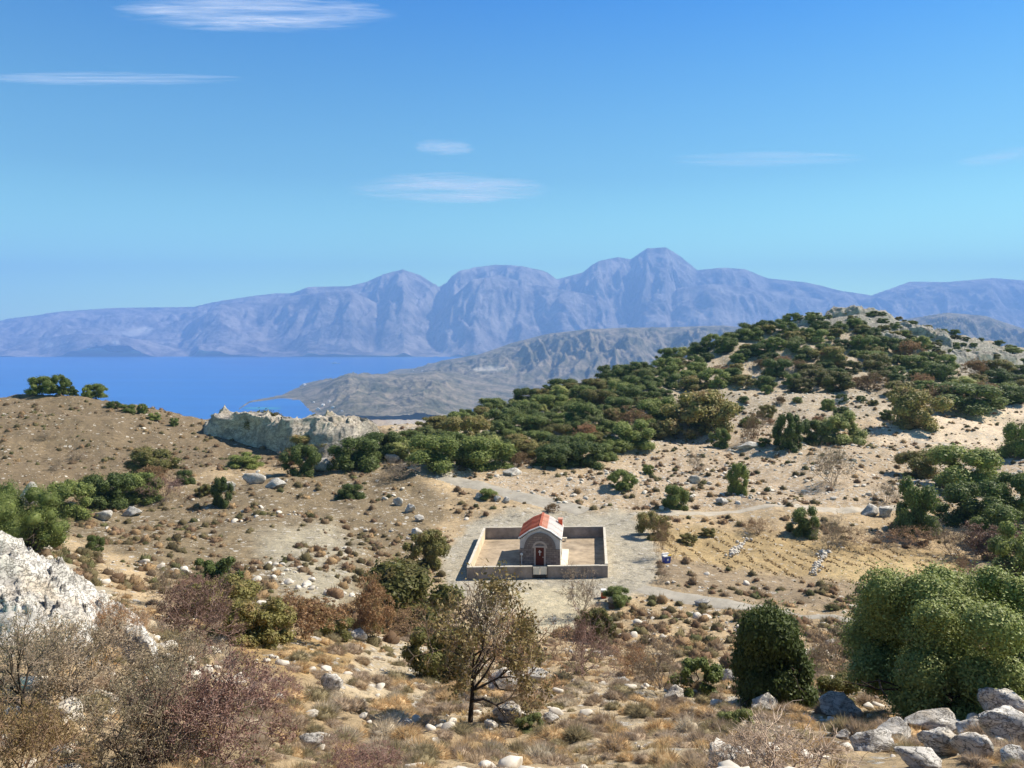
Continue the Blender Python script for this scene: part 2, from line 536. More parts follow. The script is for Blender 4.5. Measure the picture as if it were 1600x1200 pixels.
mg, nt, out = new_mat('dry_ground')
at = nt.nodes.new('ShaderNodeAttribute'); at.attribute_name = 'Col'
v = worldco(nt)
n_f = noise(nt, v, 1.6, 10, 0.72)
n_s = noise(nt, v, 7.0, 8, 0.7)
c = mixc(nt, at.outputs['Color'], (1.7, 1.6, 1.45), ramp(nt, n_f, 0.35, 0.68), 'MULTIPLY')
c2 = mixc(nt, at.outputs['Color'], (0.42, 0.40, 0.38), 1.0, 'MULTIPLY')
c = mixc(nt, c, c2, ramp(nt, n_s, 0.50, 0.66, 0, 0.8))
ns2 = noise(nt, v, 0.75, 7, 0.75)
c = mixc(nt, c, c2, ramp(nt, ns2, 0.54, 0.64, 0, 0.8))
def stones(scale, thr):
    vo = nt.nodes.new('ShaderNodeTexVoronoi'); vo.inputs['Scale'].default_value = scale
    nt.links.new(v, vo.inputs['Vector'])
    sx = nt.nodes.new('ShaderNodeSeparateColor'); nt.links.new(vo.outputs['Color'], sx.inputs[0])
    pick = math_n(nt, 'LESS_THAN', sx.outputs[0], math_n(nt, 'MULTIPLY', at.outputs['Alpha'], thr))
    near = math_n(nt, 'LESS_THAN', vo.outputs['Distance'], ramp(nt, n_f, 0.3, 0.7, 0.15, 0.6))
    return math_n(nt, 'MULTIPLY', pick, near)
sm = math_n(nt, 'MAXIMUM', stones(1.3, 0.5), stones(3.6, 0.45))
sm = math_n(nt, 'MULTIPLY', sm, ramp(nt, n_s, 0.3, 0.55))
c = mixc(nt, c, (0.62, 0.57, 0.49), sm)
h = math_n(nt, 'ADD', math_n(nt, 'ADD', n_f, math_n(nt, 'MULTIPLY', n_s, 0.4)), math_n(nt, 'MULTIPLY', sm, 0.35))
finish(nt, out, c, 0.95, h, 0.9, 0.18, 0.1)

idx = np.arange(NU * len(D)).reshape(NU, len(D))
quads = np.stack([idx[:-1, :-1], idx[1:, :-1], idx[1:, 1:], idx[:-1, 1:]], -1).reshape(-1, 4)
g = add('ground', mesh_np('ground', np.stack([GX, GY, Z], -1).reshape(-1, 3), [quads], True, [mg], None, col.reshape(-1, 4)))
tag(g, kind='structure')

# ------------------------------------------------------------------ roads
def strip_mat(name, c, edge=0.0):
    m, nt, out = new_mat(name)
    v = worldco(nt)
    a, b = noise(nt, v, 0.6, 8, 0.7), noise(nt, v, 5.0, 8, 0.75)
    cc = mixc(nt, [x * 0.8 for x in c], [x * 1.15 for x in c], ramp(nt, a, 0.35, 0.65))
    cc = mixc(nt, cc, [x * 0.55 for x in c], ramp(nt, b, 0.54, 0.72, 0, 0.6))
    finish(nt, out, cc, 0.95, b, 0.6, 0.06, 0.1)
    return m

def road(name, pts, width, mat, seed, lift=0.05):
    P = np.array([hit(*p)[:2] for p in pts])
    t = np.concatenate([[0], np.cumsum(np.hypot(*np.diff(P, axis=0).T))])
    n = int(t[-1] / 0.5) + 2
    s = np.linspace(0, t[-1], n)
    x, y = np.interp(s, t, P[:, 0]), np.interp(s, t, P[:, 1])
    x, y = blur(x, 6, 0), blur(y, 6, 0)
    tx, ty = np.gradient(x), np.gradient(y)
    L = np.hypot(tx, ty); nx, ny = -ty / L, tx / L
    K = 9
    w = np.linspace(-1, 1, K)
    wl = width / 2 * (1 + 0.28 * fbm2(s / 1.6, s * 0, 3, seed))
    wr = width / 2 * (1 + 0.28 * fbm2(s / 1.6, s * 0 + 9, 3, seed + 4))
    off = np.where(w[None, :] < 0, w[None, :] * wl[:, None], w[None, :] * wr[:, None])
    X = x[:, None] + nx[:, None] * off
    Y = y[:, None] + ny[:, None] * off
    ZZ = gz(X, Y) + lift * np.where(np.abs(w) > 0.95, -1.5, 1)[None, :]
    ii = np.arange(n * K).reshape(n, K)
    q = np.stack([ii[:-1, :-1], ii[:-1, 1:], ii[1:, 1:], ii[1:, :-1]], -1).reshape(-1, 4)
    o = add(name, mesh_np(name, np.stack([X, Y, ZZ], -1).reshape(-1, 3), [q], True, [mat]))
    return tag(o, kind='structure')

m_road = strip_mat('pale_gravel', (0.37, 0.335, 0.275))
m_track = strip_mat('dusty_track', (0.48, 0.42, 0.33))
road('dirt_road', [(925,803),(870,790),(815,776),(745,757),(690,744),(655,730),(640,716),(648,703),(665,695)], 5.6, m_road, 3)
road('dirt_road', [(985,915),(1060,931),(1130,943),(1200,953),(1270,962),(1340,972),(1420,984),(1500,1000)], 3.2, m_road, 5)
road('dirt_track', [(975,806),(1050,801),(1150,799),(1280,797),(1400,795),(1450,780),(1475,750)], 2.3, m_track, 9)
road('dirt_track', [(1700,745),(1600,728),(1560,712),(1500,698),(1420,690)], 3.0, m_track, 12)

# ------------------------------------------------------------------ sea, hills, far mountains
def gridmesh(X, Y, Zz):
    a, b = X.shape
    ii = np.arange(a * b).reshape(a, b)
    q = np.stack([ii[:-1, :-1], ii[1:, :-1], ii[1:, 1:], ii[:-1, 1:]], -1).reshape(-1, 4)
    return np.stack([X, Y, Zz], -1).reshape(-1, 3), [q]

m_sea, nt, out = new_mat('sea_water')
v = worldco(nt)
at = nt.nodes.new('ShaderNodeAttribute'); at.attribute_name = 'Col'
mps = nt.nodes.new('ShaderNodeMapping'); mps.inputs['Scale'].default_value = (0.25, 1.6, 1.0); mps.inputs['Rotation'].default_value = (0, 0, 0.3)
nt.links.new(v, mps.inputs['Vector'])
w1 = noise(nt, v, 0.012, 6, 0.6)
cc = mixc(nt, at.outputs['Color'], (1.5, 1.35, 1.2), ramp(nt, noise(nt, mps.outputs[0], 0.0016, 7, 0.65), 0.42, 0.68), 'MULTIPLY')
p = finish(nt, out, cc, 0.35, w1, 0.25, 8.0, 0.35)
xs, ys = np.linspace(-22000, 22000, 120), np.linspace(2500, 22000, 140)
X, Y = np.meshgrid(xs, ys, indexing='ij')
X2, Y2 = X.copy(), Y.copy()
pa, pb = proj(X2, Y2, np.full(X2.shape, SEA))
sea_c = np.empty(X.shape + (4,)); sea_c[:] = (0.012, 0.12, 0.42, 1)
V, q = gridmesh(X2, Y2, np.full(X2.shape, SEA))
tag(add('sea', mesh_np('sea', V, q, True, [m_sea], None, sea_c.reshape(-1, 4))), kind='structure')
# the turquoise shallows of the bay
m_sh, nt, out = new_mat('shallow_water')
finish(nt, out, mixc(nt, (0.025, 0.19, 0.36), (0.04, 0.25, 0.40), noise(nt, worldco(nt), 0.01, 4)), 0.35, None)
sp = []
for a in np.linspace(0, 2 * math.pi, 40, endpoint=False):
    pxx, pyy = 410 + 30 * math.cos(a), 638 + 2.0 * math.sin(a)
    u, s = slopes(pxx, pyy); d = SEA / s
    sp.append((u * d, d, SEA + 0.6))
tag(add('shallow_water', mesh_np('shallow_water', sp, [np.arange(40)[None, ::-1]], False, [m_sh])), kind='structure')

def far_mat(name, c1, c2, c3, sc, bd):
    m, nt, out = new_mat(name)
    v = worldco(nt)
    a = noise(nt, v, sc, 10, 0.7)
    b = noise(nt, v, sc * 6, 8, 0.75)
    at = nt.nodes.new('ShaderNodeAttribute'); at.attribute_name = 'Col'
    cc = mixc(nt, c1, c2, ramp(nt, a, 0.4, 0.6))
    cc = mixc(nt, cc, c3, ramp(nt, b, 0.56, 0.66, 0, 0.85))
    cc = mixc(nt, cc, (0.72, 0.68, 0.6), at.outputs['Fac'])
    finish(nt, out, cc, 0.95, math_n(nt, 'ADD', a, math_n(nt, 'MULTIPLY', b, 0.3)), 0.8, bd, 0.05)
    return m

def ridge_land(name, layers, px_lim, d0, d1, nu, nd_, mat, nsc, seed, patches=(), rough=0.20):
    """land rising from the sea to ridge lines given as layers of (distance, front width, [(column,row),...])"""
    u = np.linspace((px_lim[0] - CX) / F, (px_lim[1] - CX) / F, nu)
    d = np.linspace(d0, d1, nd_)
    Xg = u[:, None] * d[None, :]; Yg = np.broadcast_to(d[None, :], Xg.shape)
    H = np.full(Xg.shape, -60.0)
    rid = fbm2(Xg / nsc, Yg / nsc, 6, seed, ridged=True)
    bro = fbm2(Xg / (nsc * 2.2), Yg / (nsc * 2.2), 4, seed + 9)
    wx = Xg + 420 * fbm2(Xg / nsc, Yg / nsc, 3, seed + 20) * nsc / 1500
    gul = fbm2(wx / (nsc * 0.24), Yg / (nsc * 1.2), 6, seed + 31, ridged=True)
    for k, (dr, wf, pts) in enumerate(layers):
        pts = np.array([(q if len(q) == 4 else q + (dr, wf)) for q in pts], float)
        ur, sr = slopes(pts[:, 0], pts[:, 1])
        t0 = np.clip((np.interp(u, ur, pts[:, 2])[:, None] - Yg) / np.interp(u, ur, pts[:, 3])[:, None], -1, 1)
        uw = u[:, None] + 0.05 * np.clip(np.abs(t0) * 1.6, 0, 1) * (bro + 0.5 * rid) * (1 if name == 'far_mountains' else 0.4)
        zr = np.interp(uw, ur, np.maximum(sr * pts[:, 2], SEA + 8) if pts.shape[0] and name == 'coastal_hills' else sr * pts[:, 2], left=SEA - 200, right=SEA - 200) - SEA
        wf = np.interp(u, ur, pts[:, 3])[:, None]
        dr = np.interp(u, ur, pts[:, 2])
        zr0 = np.maximum(zr, 0)
        drr = dr * (1 + 0.03 * np.interp(u, ur, np.sin(np.arange(len(ur)) * 1.7)))
        t = np.clip((drr[:, None] - Yg) / wf, -1, 1)
        prof = np.where(t >= 0, (1 - t) ** 1.35, (1 - np.minimum(1, -t * 1.3)) ** 1.2)
        edge = np.clip(np.abs(t) * 3.0, 0, 1) * np.clip(zr / 120, 0, 1)
        h = zr * prof * (1 + rough * edge * (rid * 0.7 + 0.5 * bro + 1.7 * gul))
        h = h + edge * np.sqrt(prof) * np.minimum(zr0 * 0.22, 150) * (fbm2(wx / (nsc * .16), Yg / (nsc * .42), 5, seed + 41, True) - 0.2)
        h = h + edge * prof * 22 * (fbm2(Xg / (nsc * .12), Yg / (nsc * .12), 3, seed + 3, True))
        H = np.maximum(H, h - 6)
    Zg = SEA + H
    pxx, pyy = proj(Xg, Yg, Zg)
    cl = np.zeros(Xg.shape + (4,)); cl[..., 3] = 1
    for poly in patches:
        w = (0.9 if name == 'far_mountains' else 0.45) * sstep(-1.5, 1.5, polydist(pxx + 3 * rid, pyy + 1.5 * bro, poly))
        cl[..., :3] = np.maximum(cl[..., :3], w[..., None])
    V, q = gridmesh(Xg, Yg, Zg)
    return tag(add(name, mesh_np(name, V, q, True, [mat], None, cl.reshape(-1, 4))), kind='structure')

m_far = far_mat('far_mountain', (0.14, 0.115, 0.105), (0.48, 0.42, 0.37), (0.06, 0.065, 0.05), 0.0022, 220)
m_hill = far_mat('coastal_hill', (0.12, 0.115, 0.065), (0.33, 0.27, 0.19), (0.035, 0.05, 0.022), 0.006, 60)
MAIN = [(-60,520),(10,497),(60,492),(100,487),(180,480),(300,478),(345,470),(400,462),(430,456),(455,457),(480,450),(545,447),(570,438),(600,428),(630,423),(660,429),(690,446),(705,436),(720,425),(745,415),(780,411),(815,417),(850,423),(875,434),(910,425),(935,412),(965,400),(985,401),(1010,389),(1042,389),(1062,396),(1090,419),(1130,420),(1165,421),(1200,432),(1260,440),(1320,456),(1362,461),(1420,437),(1480,441),(1550,436),(1600,436),(1800,440),(2000,470)]
SPUR1 = [(255,556),(270,530),(300,500),(345,476),(400,468),(440,462),(500,458),(550,455),(600,476),(640,498),(680,520),(720,545),(760,558)]
SPUR2 = [(640,556),(670,505),(700,470),(740,440),(780,428),(830,440),(880,452),(930,462),(980,480),(1010,505),(1060,530),(1120,556)]
SPUR3 = [(960,556),(1000,500),(1060,450),(1120,445),(1200,452),(1280,465),(1380,490),(1500,520),(1700,556)]
SHORE = [(10,546),(60,530),(110,520),(200,524),(250,536),(290,546),(310,538),(330,535),(400,538),(430,550),(520,548),(640,550),(760,548),(900,540),(1100,540),(1700,540)]
ridge_land('far_mountains', [(17600, 4600, MAIN), (15800, 2600, SPUR1), (15600, 2500, SPUR2), (15900, 2800, SPUR3), (13600, 900, SHORE)], (-120, 1900), 12900, 19500, 900, 260, m_far, 1500, 77,
           patches=[[(185,520),(205,516),(225,510),(240,512),(232,520),(205,526)], [(70,538),(80,534),(84,541),(72,544)], [(176,534),(186,531),(188,538),(178,539)]])
PEN = [(372,640,4020,120),(390,631,4350,250),(415,624,4700,380),(440,615,5000,650),(470,612,5100,1500),(500,600,5200,1900),(520,590,5200,1900),(545,582,5200,2300),(575,585,5200,2400),(610,584,5300,2500),(650,581,5400,2600),(680,578,5400,2600),(740,590,5400,1700),(820,606,5400,1700),(900,625,5400,1700)]
BACK = [(600,596),(640,580),(690,562),(750,552),(800,535),(860,520),(920,513),(980,511),(1040,510),(1130,507),(1200,515),(1300,525),(1360,515),(1410,498),(1480,488),(1540,492),(1600,512),(1750,520)]
ridge_land('coastal_hills', [(5200, 1500, PEN), (7200, 2400, BACK)], (335, 1800), 3500, 8600, 800, 260, m_hill, 620, 211,
           patches=[[(738,576),(765,572),(790,574),(780,579),(745,580)], [(590,652),(640,648),(670,652),(600,657)]], rough=0.22)

# ------------------------------------------------------------------ haze (the air between here and the far shore)
m_haze, nt, out = new_mat('haze_air')
pv = nt.nodes.new('ShaderNodeVolumePrincipled')
pv.inputs['Color'].default_value = (0.25, 0.46, 0.88, 1)
pv.inputs['Density'].default_value = HAZE
pv.inputs['Anisotropy'].default_value = 0.0
nt.links.new(pv.outputs[0], out.inputs['Volume'])
hz = MB().box(-22500, 22500, -500, 22500, SEA - 70, 1960).build('haze', m_haze)
tag(hz, kind='stuff')

# ------------------------------------------------------------------ clouds: thin streaks far above the haze
def cloud(px, py, wpx, hpx, alt, dens, label, seed):
    u, s = slopes(px, py)
    d = alt / s
    w = wpx / F * d
    dep = hpx / F * d / max(0.12, s)
    m, nt, out = new_mat('cloud_wisp')
    tc = nt.nodes.new('ShaderNodeTexCoord')
    mp = nt.nodes.new('ShaderNodeMapping')
    mp.inputs['Scale'].default_value = (1.5, 4.0, 2.0)
    mp.inputs['Location'].default_value = (seed * 3.7, seed, 0)
    mp.inputs['Rotation'].default_value = (0, 0, 0.12)
    nt.links.new(tc.outputs['Object'], mp.inputs['Vector'])
    n = noise(nt, mp.outputs[0], 1.2, 8, 0.66)
    n.node.inputs['Distortion'].default_value = 0.9
    ln = nt.nodes.new('ShaderNodeVectorMath'); ln.operation = 'LENGTH'
    nt.links.new(tc.outputs['Object'], ln.inputs[0])
    fall = ramp(nt, ln.outputs['Value'], 1.0, 0.1)
    k = math_n(nt, 'MULTIPLY', ramp(nt, math_n(nt, 'ADD', n, math_n(nt, 'MULTIPLY', fall, 0.36)), 0.50, 0.98), dens)
    k = math_n(nt, 'MULTIPLY', k, ramp(nt, fall, 0.0, 0.3))
    k = math_n(nt, 'MULTIPLY', k, ramp(nt, noise(nt, mp.outputs[0], 0.55, 3, 0.5), 0.36, 0.58, 0.15, 1.35))
    df = nt.nodes.new('ShaderNodeBsdfDiffuse'); tl = nt.nodes.new('ShaderNodeBsdfTranslucent'); tr = nt.nodes.new('ShaderNodeBsdfTransparent')
    for q in (df, tl): q.inputs['Color'].default_value = (0.85, 0.85, 0.85, 1)
    m1 = nt.nodes.new('ShaderNodeMixShader'); m2 = nt.nodes.new('ShaderNodeMixShader')
    m1.inputs[0].default_value = 0.65
    nt.links.new(df.outputs[0], m1.inputs[1]); nt.links.new(tl.outputs[0], m1.inputs[2])
    nt.links.new(k, m2.inputs[0]); nt.links.new(tr.outputs[0], m2.inputs[1]); nt.links.new(m1.outputs[0], m2.inputs[2])
    nt.links.new(m2.outputs[0], out.inputs['Surface'])
    # a stack of thin curved layers, thickest in the middle
    vs_, fs_, off = [], [], 0
    g_ = np.linspace(-1, 1, 33)
    gx_, gy_ = np.meshgrid(g_, g_, indexing='ij')
    rr_ = np.hypot(gx_, gy_)
    for l_ in np.linspace(-1, 1, 4):
        zz_ = l_ * np.clip(1 - rr_ ** 2, 0, 1) + 0.25 * fbm2(gx_ * 2 + seed * 5, gy_ * 2 + l_ * 3, 3, seed)
        V_, q_ = gridmesh(gx_, gy_, zz_)
        keep_ = (rr_.reshape(-1)[q_[0]] < 1.03).all(1)
        vs_.append(V_); fs_.append(q_[0][keep_] + off); off += len(V_)
    me = mesh_np('cloud', np.concatenate(vs_), [np.concatenate(fs_)], True, [m])
    o = add('cloud', me, None, (float(u * d), float(d), alt), (0, 0, 0), (w / 2, dep / 2, 0.10 * hpx / F * d))
    tag(o, label, 'cloud', 'thin clouds in the sky')

cloud(400, 22, 440, 62, 3200, 0.42, 'largest thin white cloud streak, high at the top of the sky', 1)
cloud(170, 123, 440, 22, 2900, 0.30, 'long narrow cloud streak reaching to the left edge of the sky', 2)
cloud(695, 231, 100, 28, 2700, 0.30, 'small oval cloud floating above a longer cloud', 3)
cloud(700, 297, 330, 50, 2600, 0.42, 'long lens cloud low over the mountain peaks, under a small oval one', 4)
cloud(1200, 249, 330, 26, 2600, 0.22, 'flat pale cloud strip to the right, above the hilltop', 5)
cloud(1570, 245, 130, 34, 2600, 0.18, 'faint cloud wisp at the right edge of the sky', 6)

# ------------------------------------------------------------------ chapel and its walled courtyard
m_plaster = simple_mat('white_plaster', (0.78, 0.74, 0.66), 0.08, 1.5, 0.9)
m_plaster2 = simple_mat('grey_plaster', (0.50, 0.50, 0.50), 0.12, 2.0, 0.9)
m_cement = simple_mat('cement_render', (0.27, 0.23, 0.205), 0.38, 0.9, 0.9, 0.5, 0.03, 5.0)
m_coping = simple_mat('wall_coping', (0.62, 0.56, 0.46), 0.15, 1.0, 0.9)
m_cream = simple_mat('cream_render', (0.66, 0.55, 0.38), 0.22, 0.8, 0.9)
m_floor = simple_mat('courtyard_soil', (0.36, 0.285, 0.20), 0.42, 0.7, 0.95, 0.6, 0.06, 4.0)
m_slab = simple_mat('pale_slab', (0.70, 0.63, 0.50), 0.12, 2.0, 0.9)
m_door = simple_mat('red_brown_door', (0.105, 0.022, 0.012), 0.25, 4.0, 0.5, 0.2)
m_white = simple_mat('white_paint', (0.80, 0.78, 0.74), 0.05, 3.0, 0.5, 0.1)
m_gate = simple_mat('cream_gate_paint', (0.78, 0.73, 0.62), 0.08, 3.0, 0.5, 0.1)
m_frame = simple_mat('stone_frame', (0.48, 0.41, 0.36), 0.15, 5.0, 0.85)
m_dark = simple_mat('dark_iron', (0.03, 0.03, 0.03), 0.2, 5.0, 0.5)
m_red = simple_mat('red_paint', (0.60, 0.10, 0.045), 0.2, 3.0, 0.6)
m_blue = simple_mat('blue_plastic', (0.02, 0.06, 0.36), 0.1, 3.0, 0.4, 0.05, 0.01, 18, 0.5)
m_yellow = simple_mat('yellow_paint', (0.70, 0.45, 0.05), 0.1, 3.0, 0.5)

m_stone, nt, out = new_mat('grey_masonry')
br = nt.nodes.new('ShaderNodeTexBrick')
mp = nt.nodes.new('ShaderNodeMapping'); mp.inputs['Rotation'].default_value = (math.pi / 2, 0, 0)
oc = objco(nt)
nt.links.new(oc, mp.inputs['Vector']); nt.links.new(mp.outputs[0], br.inputs['Vector'])
br.inputs['Scale'].default_value = 1.0
br.inputs['Brick Width'].default_value = 0.52; br.inputs['Row Height'].default_value = 0.24; br.inputs['Mortar Size'].default_value = 0.018
br.inputs['Color1'].default_value = (0.22, 0.185, 0.165, 1); br.inputs['Color2'].default_value = (0.36, 0.31, 0.28, 1); br.inputs['Mortar'].default_value = (0.14, 0.12, 0.11, 1)
cc = mixc(nt, br.outputs['Color'], (0.55, 0.5, 0.48), ramp(nt, noise(nt, oc, 3.0, 6, 0.7), 0.35, 0.7, 0, 0.8), 'MULTIPLY')
finish(nt, out, cc, 0.9, math_n(nt, 'ADD', br.outputs['Fac'], noise(nt, oc, 9, 5, 0.7)), 0.5, 0.03)

def tile_mat(name, c1, c2):
    m, nt, out = new_mat(name)
    oc = objco(nt)
    wv = nt.nodes.new('ShaderNodeTexWave'); wv.wave_type = 'BANDS'; wv.bands_direction = 'Y'
    wv.inputs['Scale'].default_value = 1.45
    wv.inputs['Distortion'].default_value = 0.3
    nt.links.new(oc, wv.inputs['Vector'])
    c = mixc(nt, c1, c2, ramp(nt, noise(nt, oc, 1.4, 6, 0.7), 0.35, 0.65))
    c = mixc(nt, c, [x * 0.6 for x in c1], ramp(nt, wv.outputs['Fac'], 0.3, 0.0, 0, 0.6))
    finish(nt, out, c, 0.8, wv.outputs['Fac'], 0.6, 0.05)
    return m
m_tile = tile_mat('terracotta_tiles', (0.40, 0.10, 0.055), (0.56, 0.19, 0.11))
m_salmon = tile_mat('salmon_tiles', (0.70, 0.36, 0.25), (0.78, 0.46, 0.34))
m_pale = tile_mat('pinkish_white_tiles', (0.82, 0.74, 0.68), (0.86, 0.80, 0.75))

LEAN = math.radians(5.5)
cp = hit(843.5, 884)
chap = bpy.data.objects.new('chapel', None); C.objects.link(chap)
chap.location = (cp.x, cp.y, YARD_Z); chap.rotation_euler = (0, 0, -LEAN)
tag(chap, 'small stone chapel with a red tiled roof inside a walled courtyard', 'chapel')
W2, L, EH, AH = 2.28, 6.6, 2.95, 4.35
MB().prism([(-W2, -0.3), (W2, -0.3), (W2, EH), (1.2, EH + 0.83), (0, AH - 0.06), (-1.2, EH + 0.83), (-W2, EH)], 0.32, L).build('wall', m_plaster, chap)
# stone front: lower masonry up to the spring of the arch, a masonry arch, plaster shoulders beside it
arch = [(1.78 * math.cos(a), 1.95 + 1.85 * math.sin(a)) for a in np.linspace(0, math.pi, 19)]
MB().prism([(-W2 - 0.02, -0.3), (W2 + 0.02, -0.3), (W2 + 0.02, 1.95)] + arch + [(-W2 - 0.02, 1.95)], 0.0, 0.318).build('stone_front', m_stone, chap)
outer = [(-W2, 1.95), (-W2, EH), (-1.2, EH + 0.83), (0, AH - 0.06), (1.2, EH + 0.83), (W2, EH), (W2, 1.95)]
b = MB()
# plaster shoulders follow the arch: strip quads between the arch and the gable outline
def gable(x):
    return np.interp(abs(x), [0, 1.2, W2], [AH - 0.06, EH + 0.83, EH])
for s in (-1, 1):
    ar = [(s * abs(x), z) for x, z in arch[:10]]
    top = [(s * W2, 1.95), (s * W2, gable(W2))] + [(s * x, gable(x)) for x in (1.9, 1.5, 1.2, 0.8, 0.4)] + [(0, gable(0))]
    poly = [(x, z) for x, z in ar] + top[::-1]
    b.prism(poly, 0.06, 0.314)
b.build('plaster_shoulder', m_plaster2, chap)
# raised voussoir band of the arch and of the doorway
def band(r0, r1, zc, ky, y0, y1, n=17):
    o_ = [(r1 * math.cos(a), zc + r1 * ky * math.sin(a)) for a in np.linspace(0, math.pi, n)]
    i_ = [(r0 * math.cos(a), zc + r0 * ky * math.sin(a)) for a in np.linspace(0, math.pi, n)]
    m = MB()
    for k in range(n - 1):
        m.hexa([(o_[k][0], y0, o_[k][1]), (i_[k][0], y0, i_[k][1]), (i_[k][0], y1, i_[k][1]), (o_[k][0], y1, o_[k][1]),
                (o_[k+1][0], y0, o_[k+1][1]), (i_[k+1][0], y0, i_[k+1][1]), (i_[k+1][0], y1, i_[k+1][1]), (o_[k+1][0], y1, o_[k+1][1])])
    return m
m_dstone = simple_mat('dark_arch_stone', (0.19, 0.165, 0.155), 0.25, 6.0, 0.9)
band(1.50, 1.80, 1.97, 1.02, -0.05, -0.002).build('arch_band', m_dstone, chap)
band(0.62, 0.84, 2.06, 0.95, -0.06, -0.003).build('door_arch', m_frame, chap)
fr = MB()
fr.box(-0.66, -0.47, -0.09, -0.003, -0.1, 2.12); fr.box(0.47, 0.66, -0.09, -0.003, -0.1, 2.12); fr.box(-0.66, 0.66, -0.095, -0.003, 2.122, 2.30)
fr.build('door_frame', m_frame, chap)
dr = MB().box(-0.468, 0.468, -0.06, -0.004, -0.1, 2.118).build('door', m_door, chap)
pn = MB()
for x0 in (-0.40, 0.04):
    for z0, z1 in ((0.15, 0.95), (1.1, 1.95)):
        pn.box(x0, x0 + 0.36, -0.085, -0.061, z0, z1)
pn.build('door_panel', m_door, dr)
MB().box(-0.035, 0.035, -0.12, -0.0865, 1.22, 1.82).box(-0.17, 0.17, -0.118, -0.0875, 1.58, 1.67).box(-0.09, -0.03, -0.118, -0.0875, 1.75, 1.83).build('cross_ornament', m_white, dr)
MB().ball(0.36, -0.10, 1.03, 0.05).build('handle', m_white, dr)
# roof: two slopes and the pale coping along the gable
def slope_poly(s, x0, x1, up=0.02, th=0.10):
    xs_ = [x0, x1] if (x0 >= 1.2 or x1 <= 1.2) else [x0, 1.2, x1]
    lo = [(s * x, (np.interp(x, [0, 1.2, W2 + .22], [AH, EH + .89, EH - .03])) + up) for x in xs_]
    return lo + [(x, z + th) for x, z in lo[::-1]]
MB().prism(slope_poly(-1, 0.0, W2 + 0.2), 0.30, L + 0.2).build('roof', m_tile, chap)
MB().prism(slope_poly(1, 0.0, 0.78), 0.30, L + 0.2).build('roof', m_salmon, chap)  # right slope: salmon along the ridge, pinkish white below
MB().prism(slope_poly(1, 0.784, W2 + 0.2), 0.30, L + 0.2).build('roof', m_pale, chap)['label'] = 'pinkish white lower half of the right roof slope'
cpn = MB()
for s in (-1, 1):
    cpn.prism(slope_poly(s, 0.0 if s > 0 else 0.0, W2 + 0.2, 0.05, 0.13), -0.10, 0.296)
cpn.build('gable_coping', m_plaster2, chap)
for s_, x1_, m_ in ((-1, W2 + 0.16, m_tile), (1, 0.76, m_salmon), (1, W2 + 0.16, m_pale)):
    rb_ = MB()
    for k in range(27):
        y_ = 0.36 + k * 0.24
        rb_.prism(slope_poly(s_, 0.14 if m_ is not m_pale else 0.80, x1_, 0.1205, 0.055), y_, y_ + 0.10)
    rb_.build('roof_tile', m_, chap)
rt = MB()
for k in range(17):
    rt.box(-0.13, 0.13, 0.34 + k * 0.385, 0.34 + k * 0.385 + 0.36, AH + 0.09, AH + 0.20)
rt.build('ridge_tile', m_tile, chap)
MB().box(1.85, 2.35, L - 0.75, L - 0.25, EH - 0.2, EH + 1.0).build('chimney', m_red, chap)
MB().box(1.80, 2.40, L - 0.80, L - 0.20, EH + 1.002, EH + 1.12).build('chimney_cap', m_salmon, chap)
MB().box(2.44, 2.50, 0.4, L + 0.1, EH - 0.06, EH + 0.04).box(2.30, 2.36, 2.2, 2.26, 0.0, EH - 0.1).build('gutter', m_dark, chap)
MB().box(-0.9, 0.9, -0.75, -0.12, -0.2, 0.02).build('step', m_slab, chap)
MB().box(W2 + 0.05, W2 + 0.85, 0.1, L, -0.2, 0.14).build('plinth', m_slab, chap)
MB().ball(-2.05, -0.25, 1.35, 0.16).cyl(-2.05, -0.25, -0.1, 1.22, 0.03).build('lamp_post', m_white, chap)

# courtyard walls between the four measured corners
def yard_pt(px, py):
    u, s = slopes(px, py); d = YARD_Z / s
    return Vector((float(u * d), float(d), YARD_Z))
FL, FR, BL, BR = yard_pt(731.6, 905), yard_pt(947.5, 902), yard_pt(757, 842), yard_pt(944, 840)
wl = bpy.data.objects.new('courtyard_wall', None); C.objects.link(wl)
wl.location = (0, 0, 0)
tag(wl, 'low rendered courtyard wall enclosing the small chapel', 'wall')
def wall_run(a, b, h, t, mat, name, cop=True, off=0.0):
    dv = (b - a); dv.z = 0; dv.normalize(); n = Vector((-dv.y, dv.x, 0)) * t / 2
    zz0, zz1 = Vector((0, 0, -0.5)), Vector((0, 0, h))
    w = MB().hexa([a - n + zz0, b - n + zz0, b + n + zz0, a + n + zz0, a - n + zz1, b - n + zz1, b + n + zz1, a + n + zz1]).build(name, mat, wl)
    if cop:
        n2 = n * 1.18; c0, c1 = Vector((0, 0, h + 0.002)), Vector((0, 0, h + 0.07))
        cb_ = MB(); rr = np.random.default_rng(int(abs(a.x * 100)) + int(b.y * 10)); npc = max(2, int((b - a).length / 0.9))
        for i in range(npc):
            a_, b_ = a.lerp(b, i / npc), a.lerp(b, (i + 0.985) / npc)
            e_ = Vector((0, 0, float(rr.uniform(-0.002, 0.03)))); n3 = n2 * float(rr.uniform(0.92, 1.06))
            cb_.hexa([a_ - n3 + c0, b_ - n3 + c0, b_ + n3 + c0, a_ + n3 + c0, a_ - n3 + c1 + e_, b_ - n3 + c1 + e_, b_ + n3 + c1 + e_, a_ + n3 + c1 + e_])
        cb_.build('coping', m_coping, wl)
    return w
gx0, gx1 = 831.5, 855.0
ga = FL + (FR - FL) * ((gx0 - 731.6) / (947.5 - 731.6)); gb = FL + (FR - FL) * ((gx1 - 731.6) / (947.5 - 731.6))
ex = Vector((0.13, 0, 0)); ey = Vector((0, 0.13, 0))
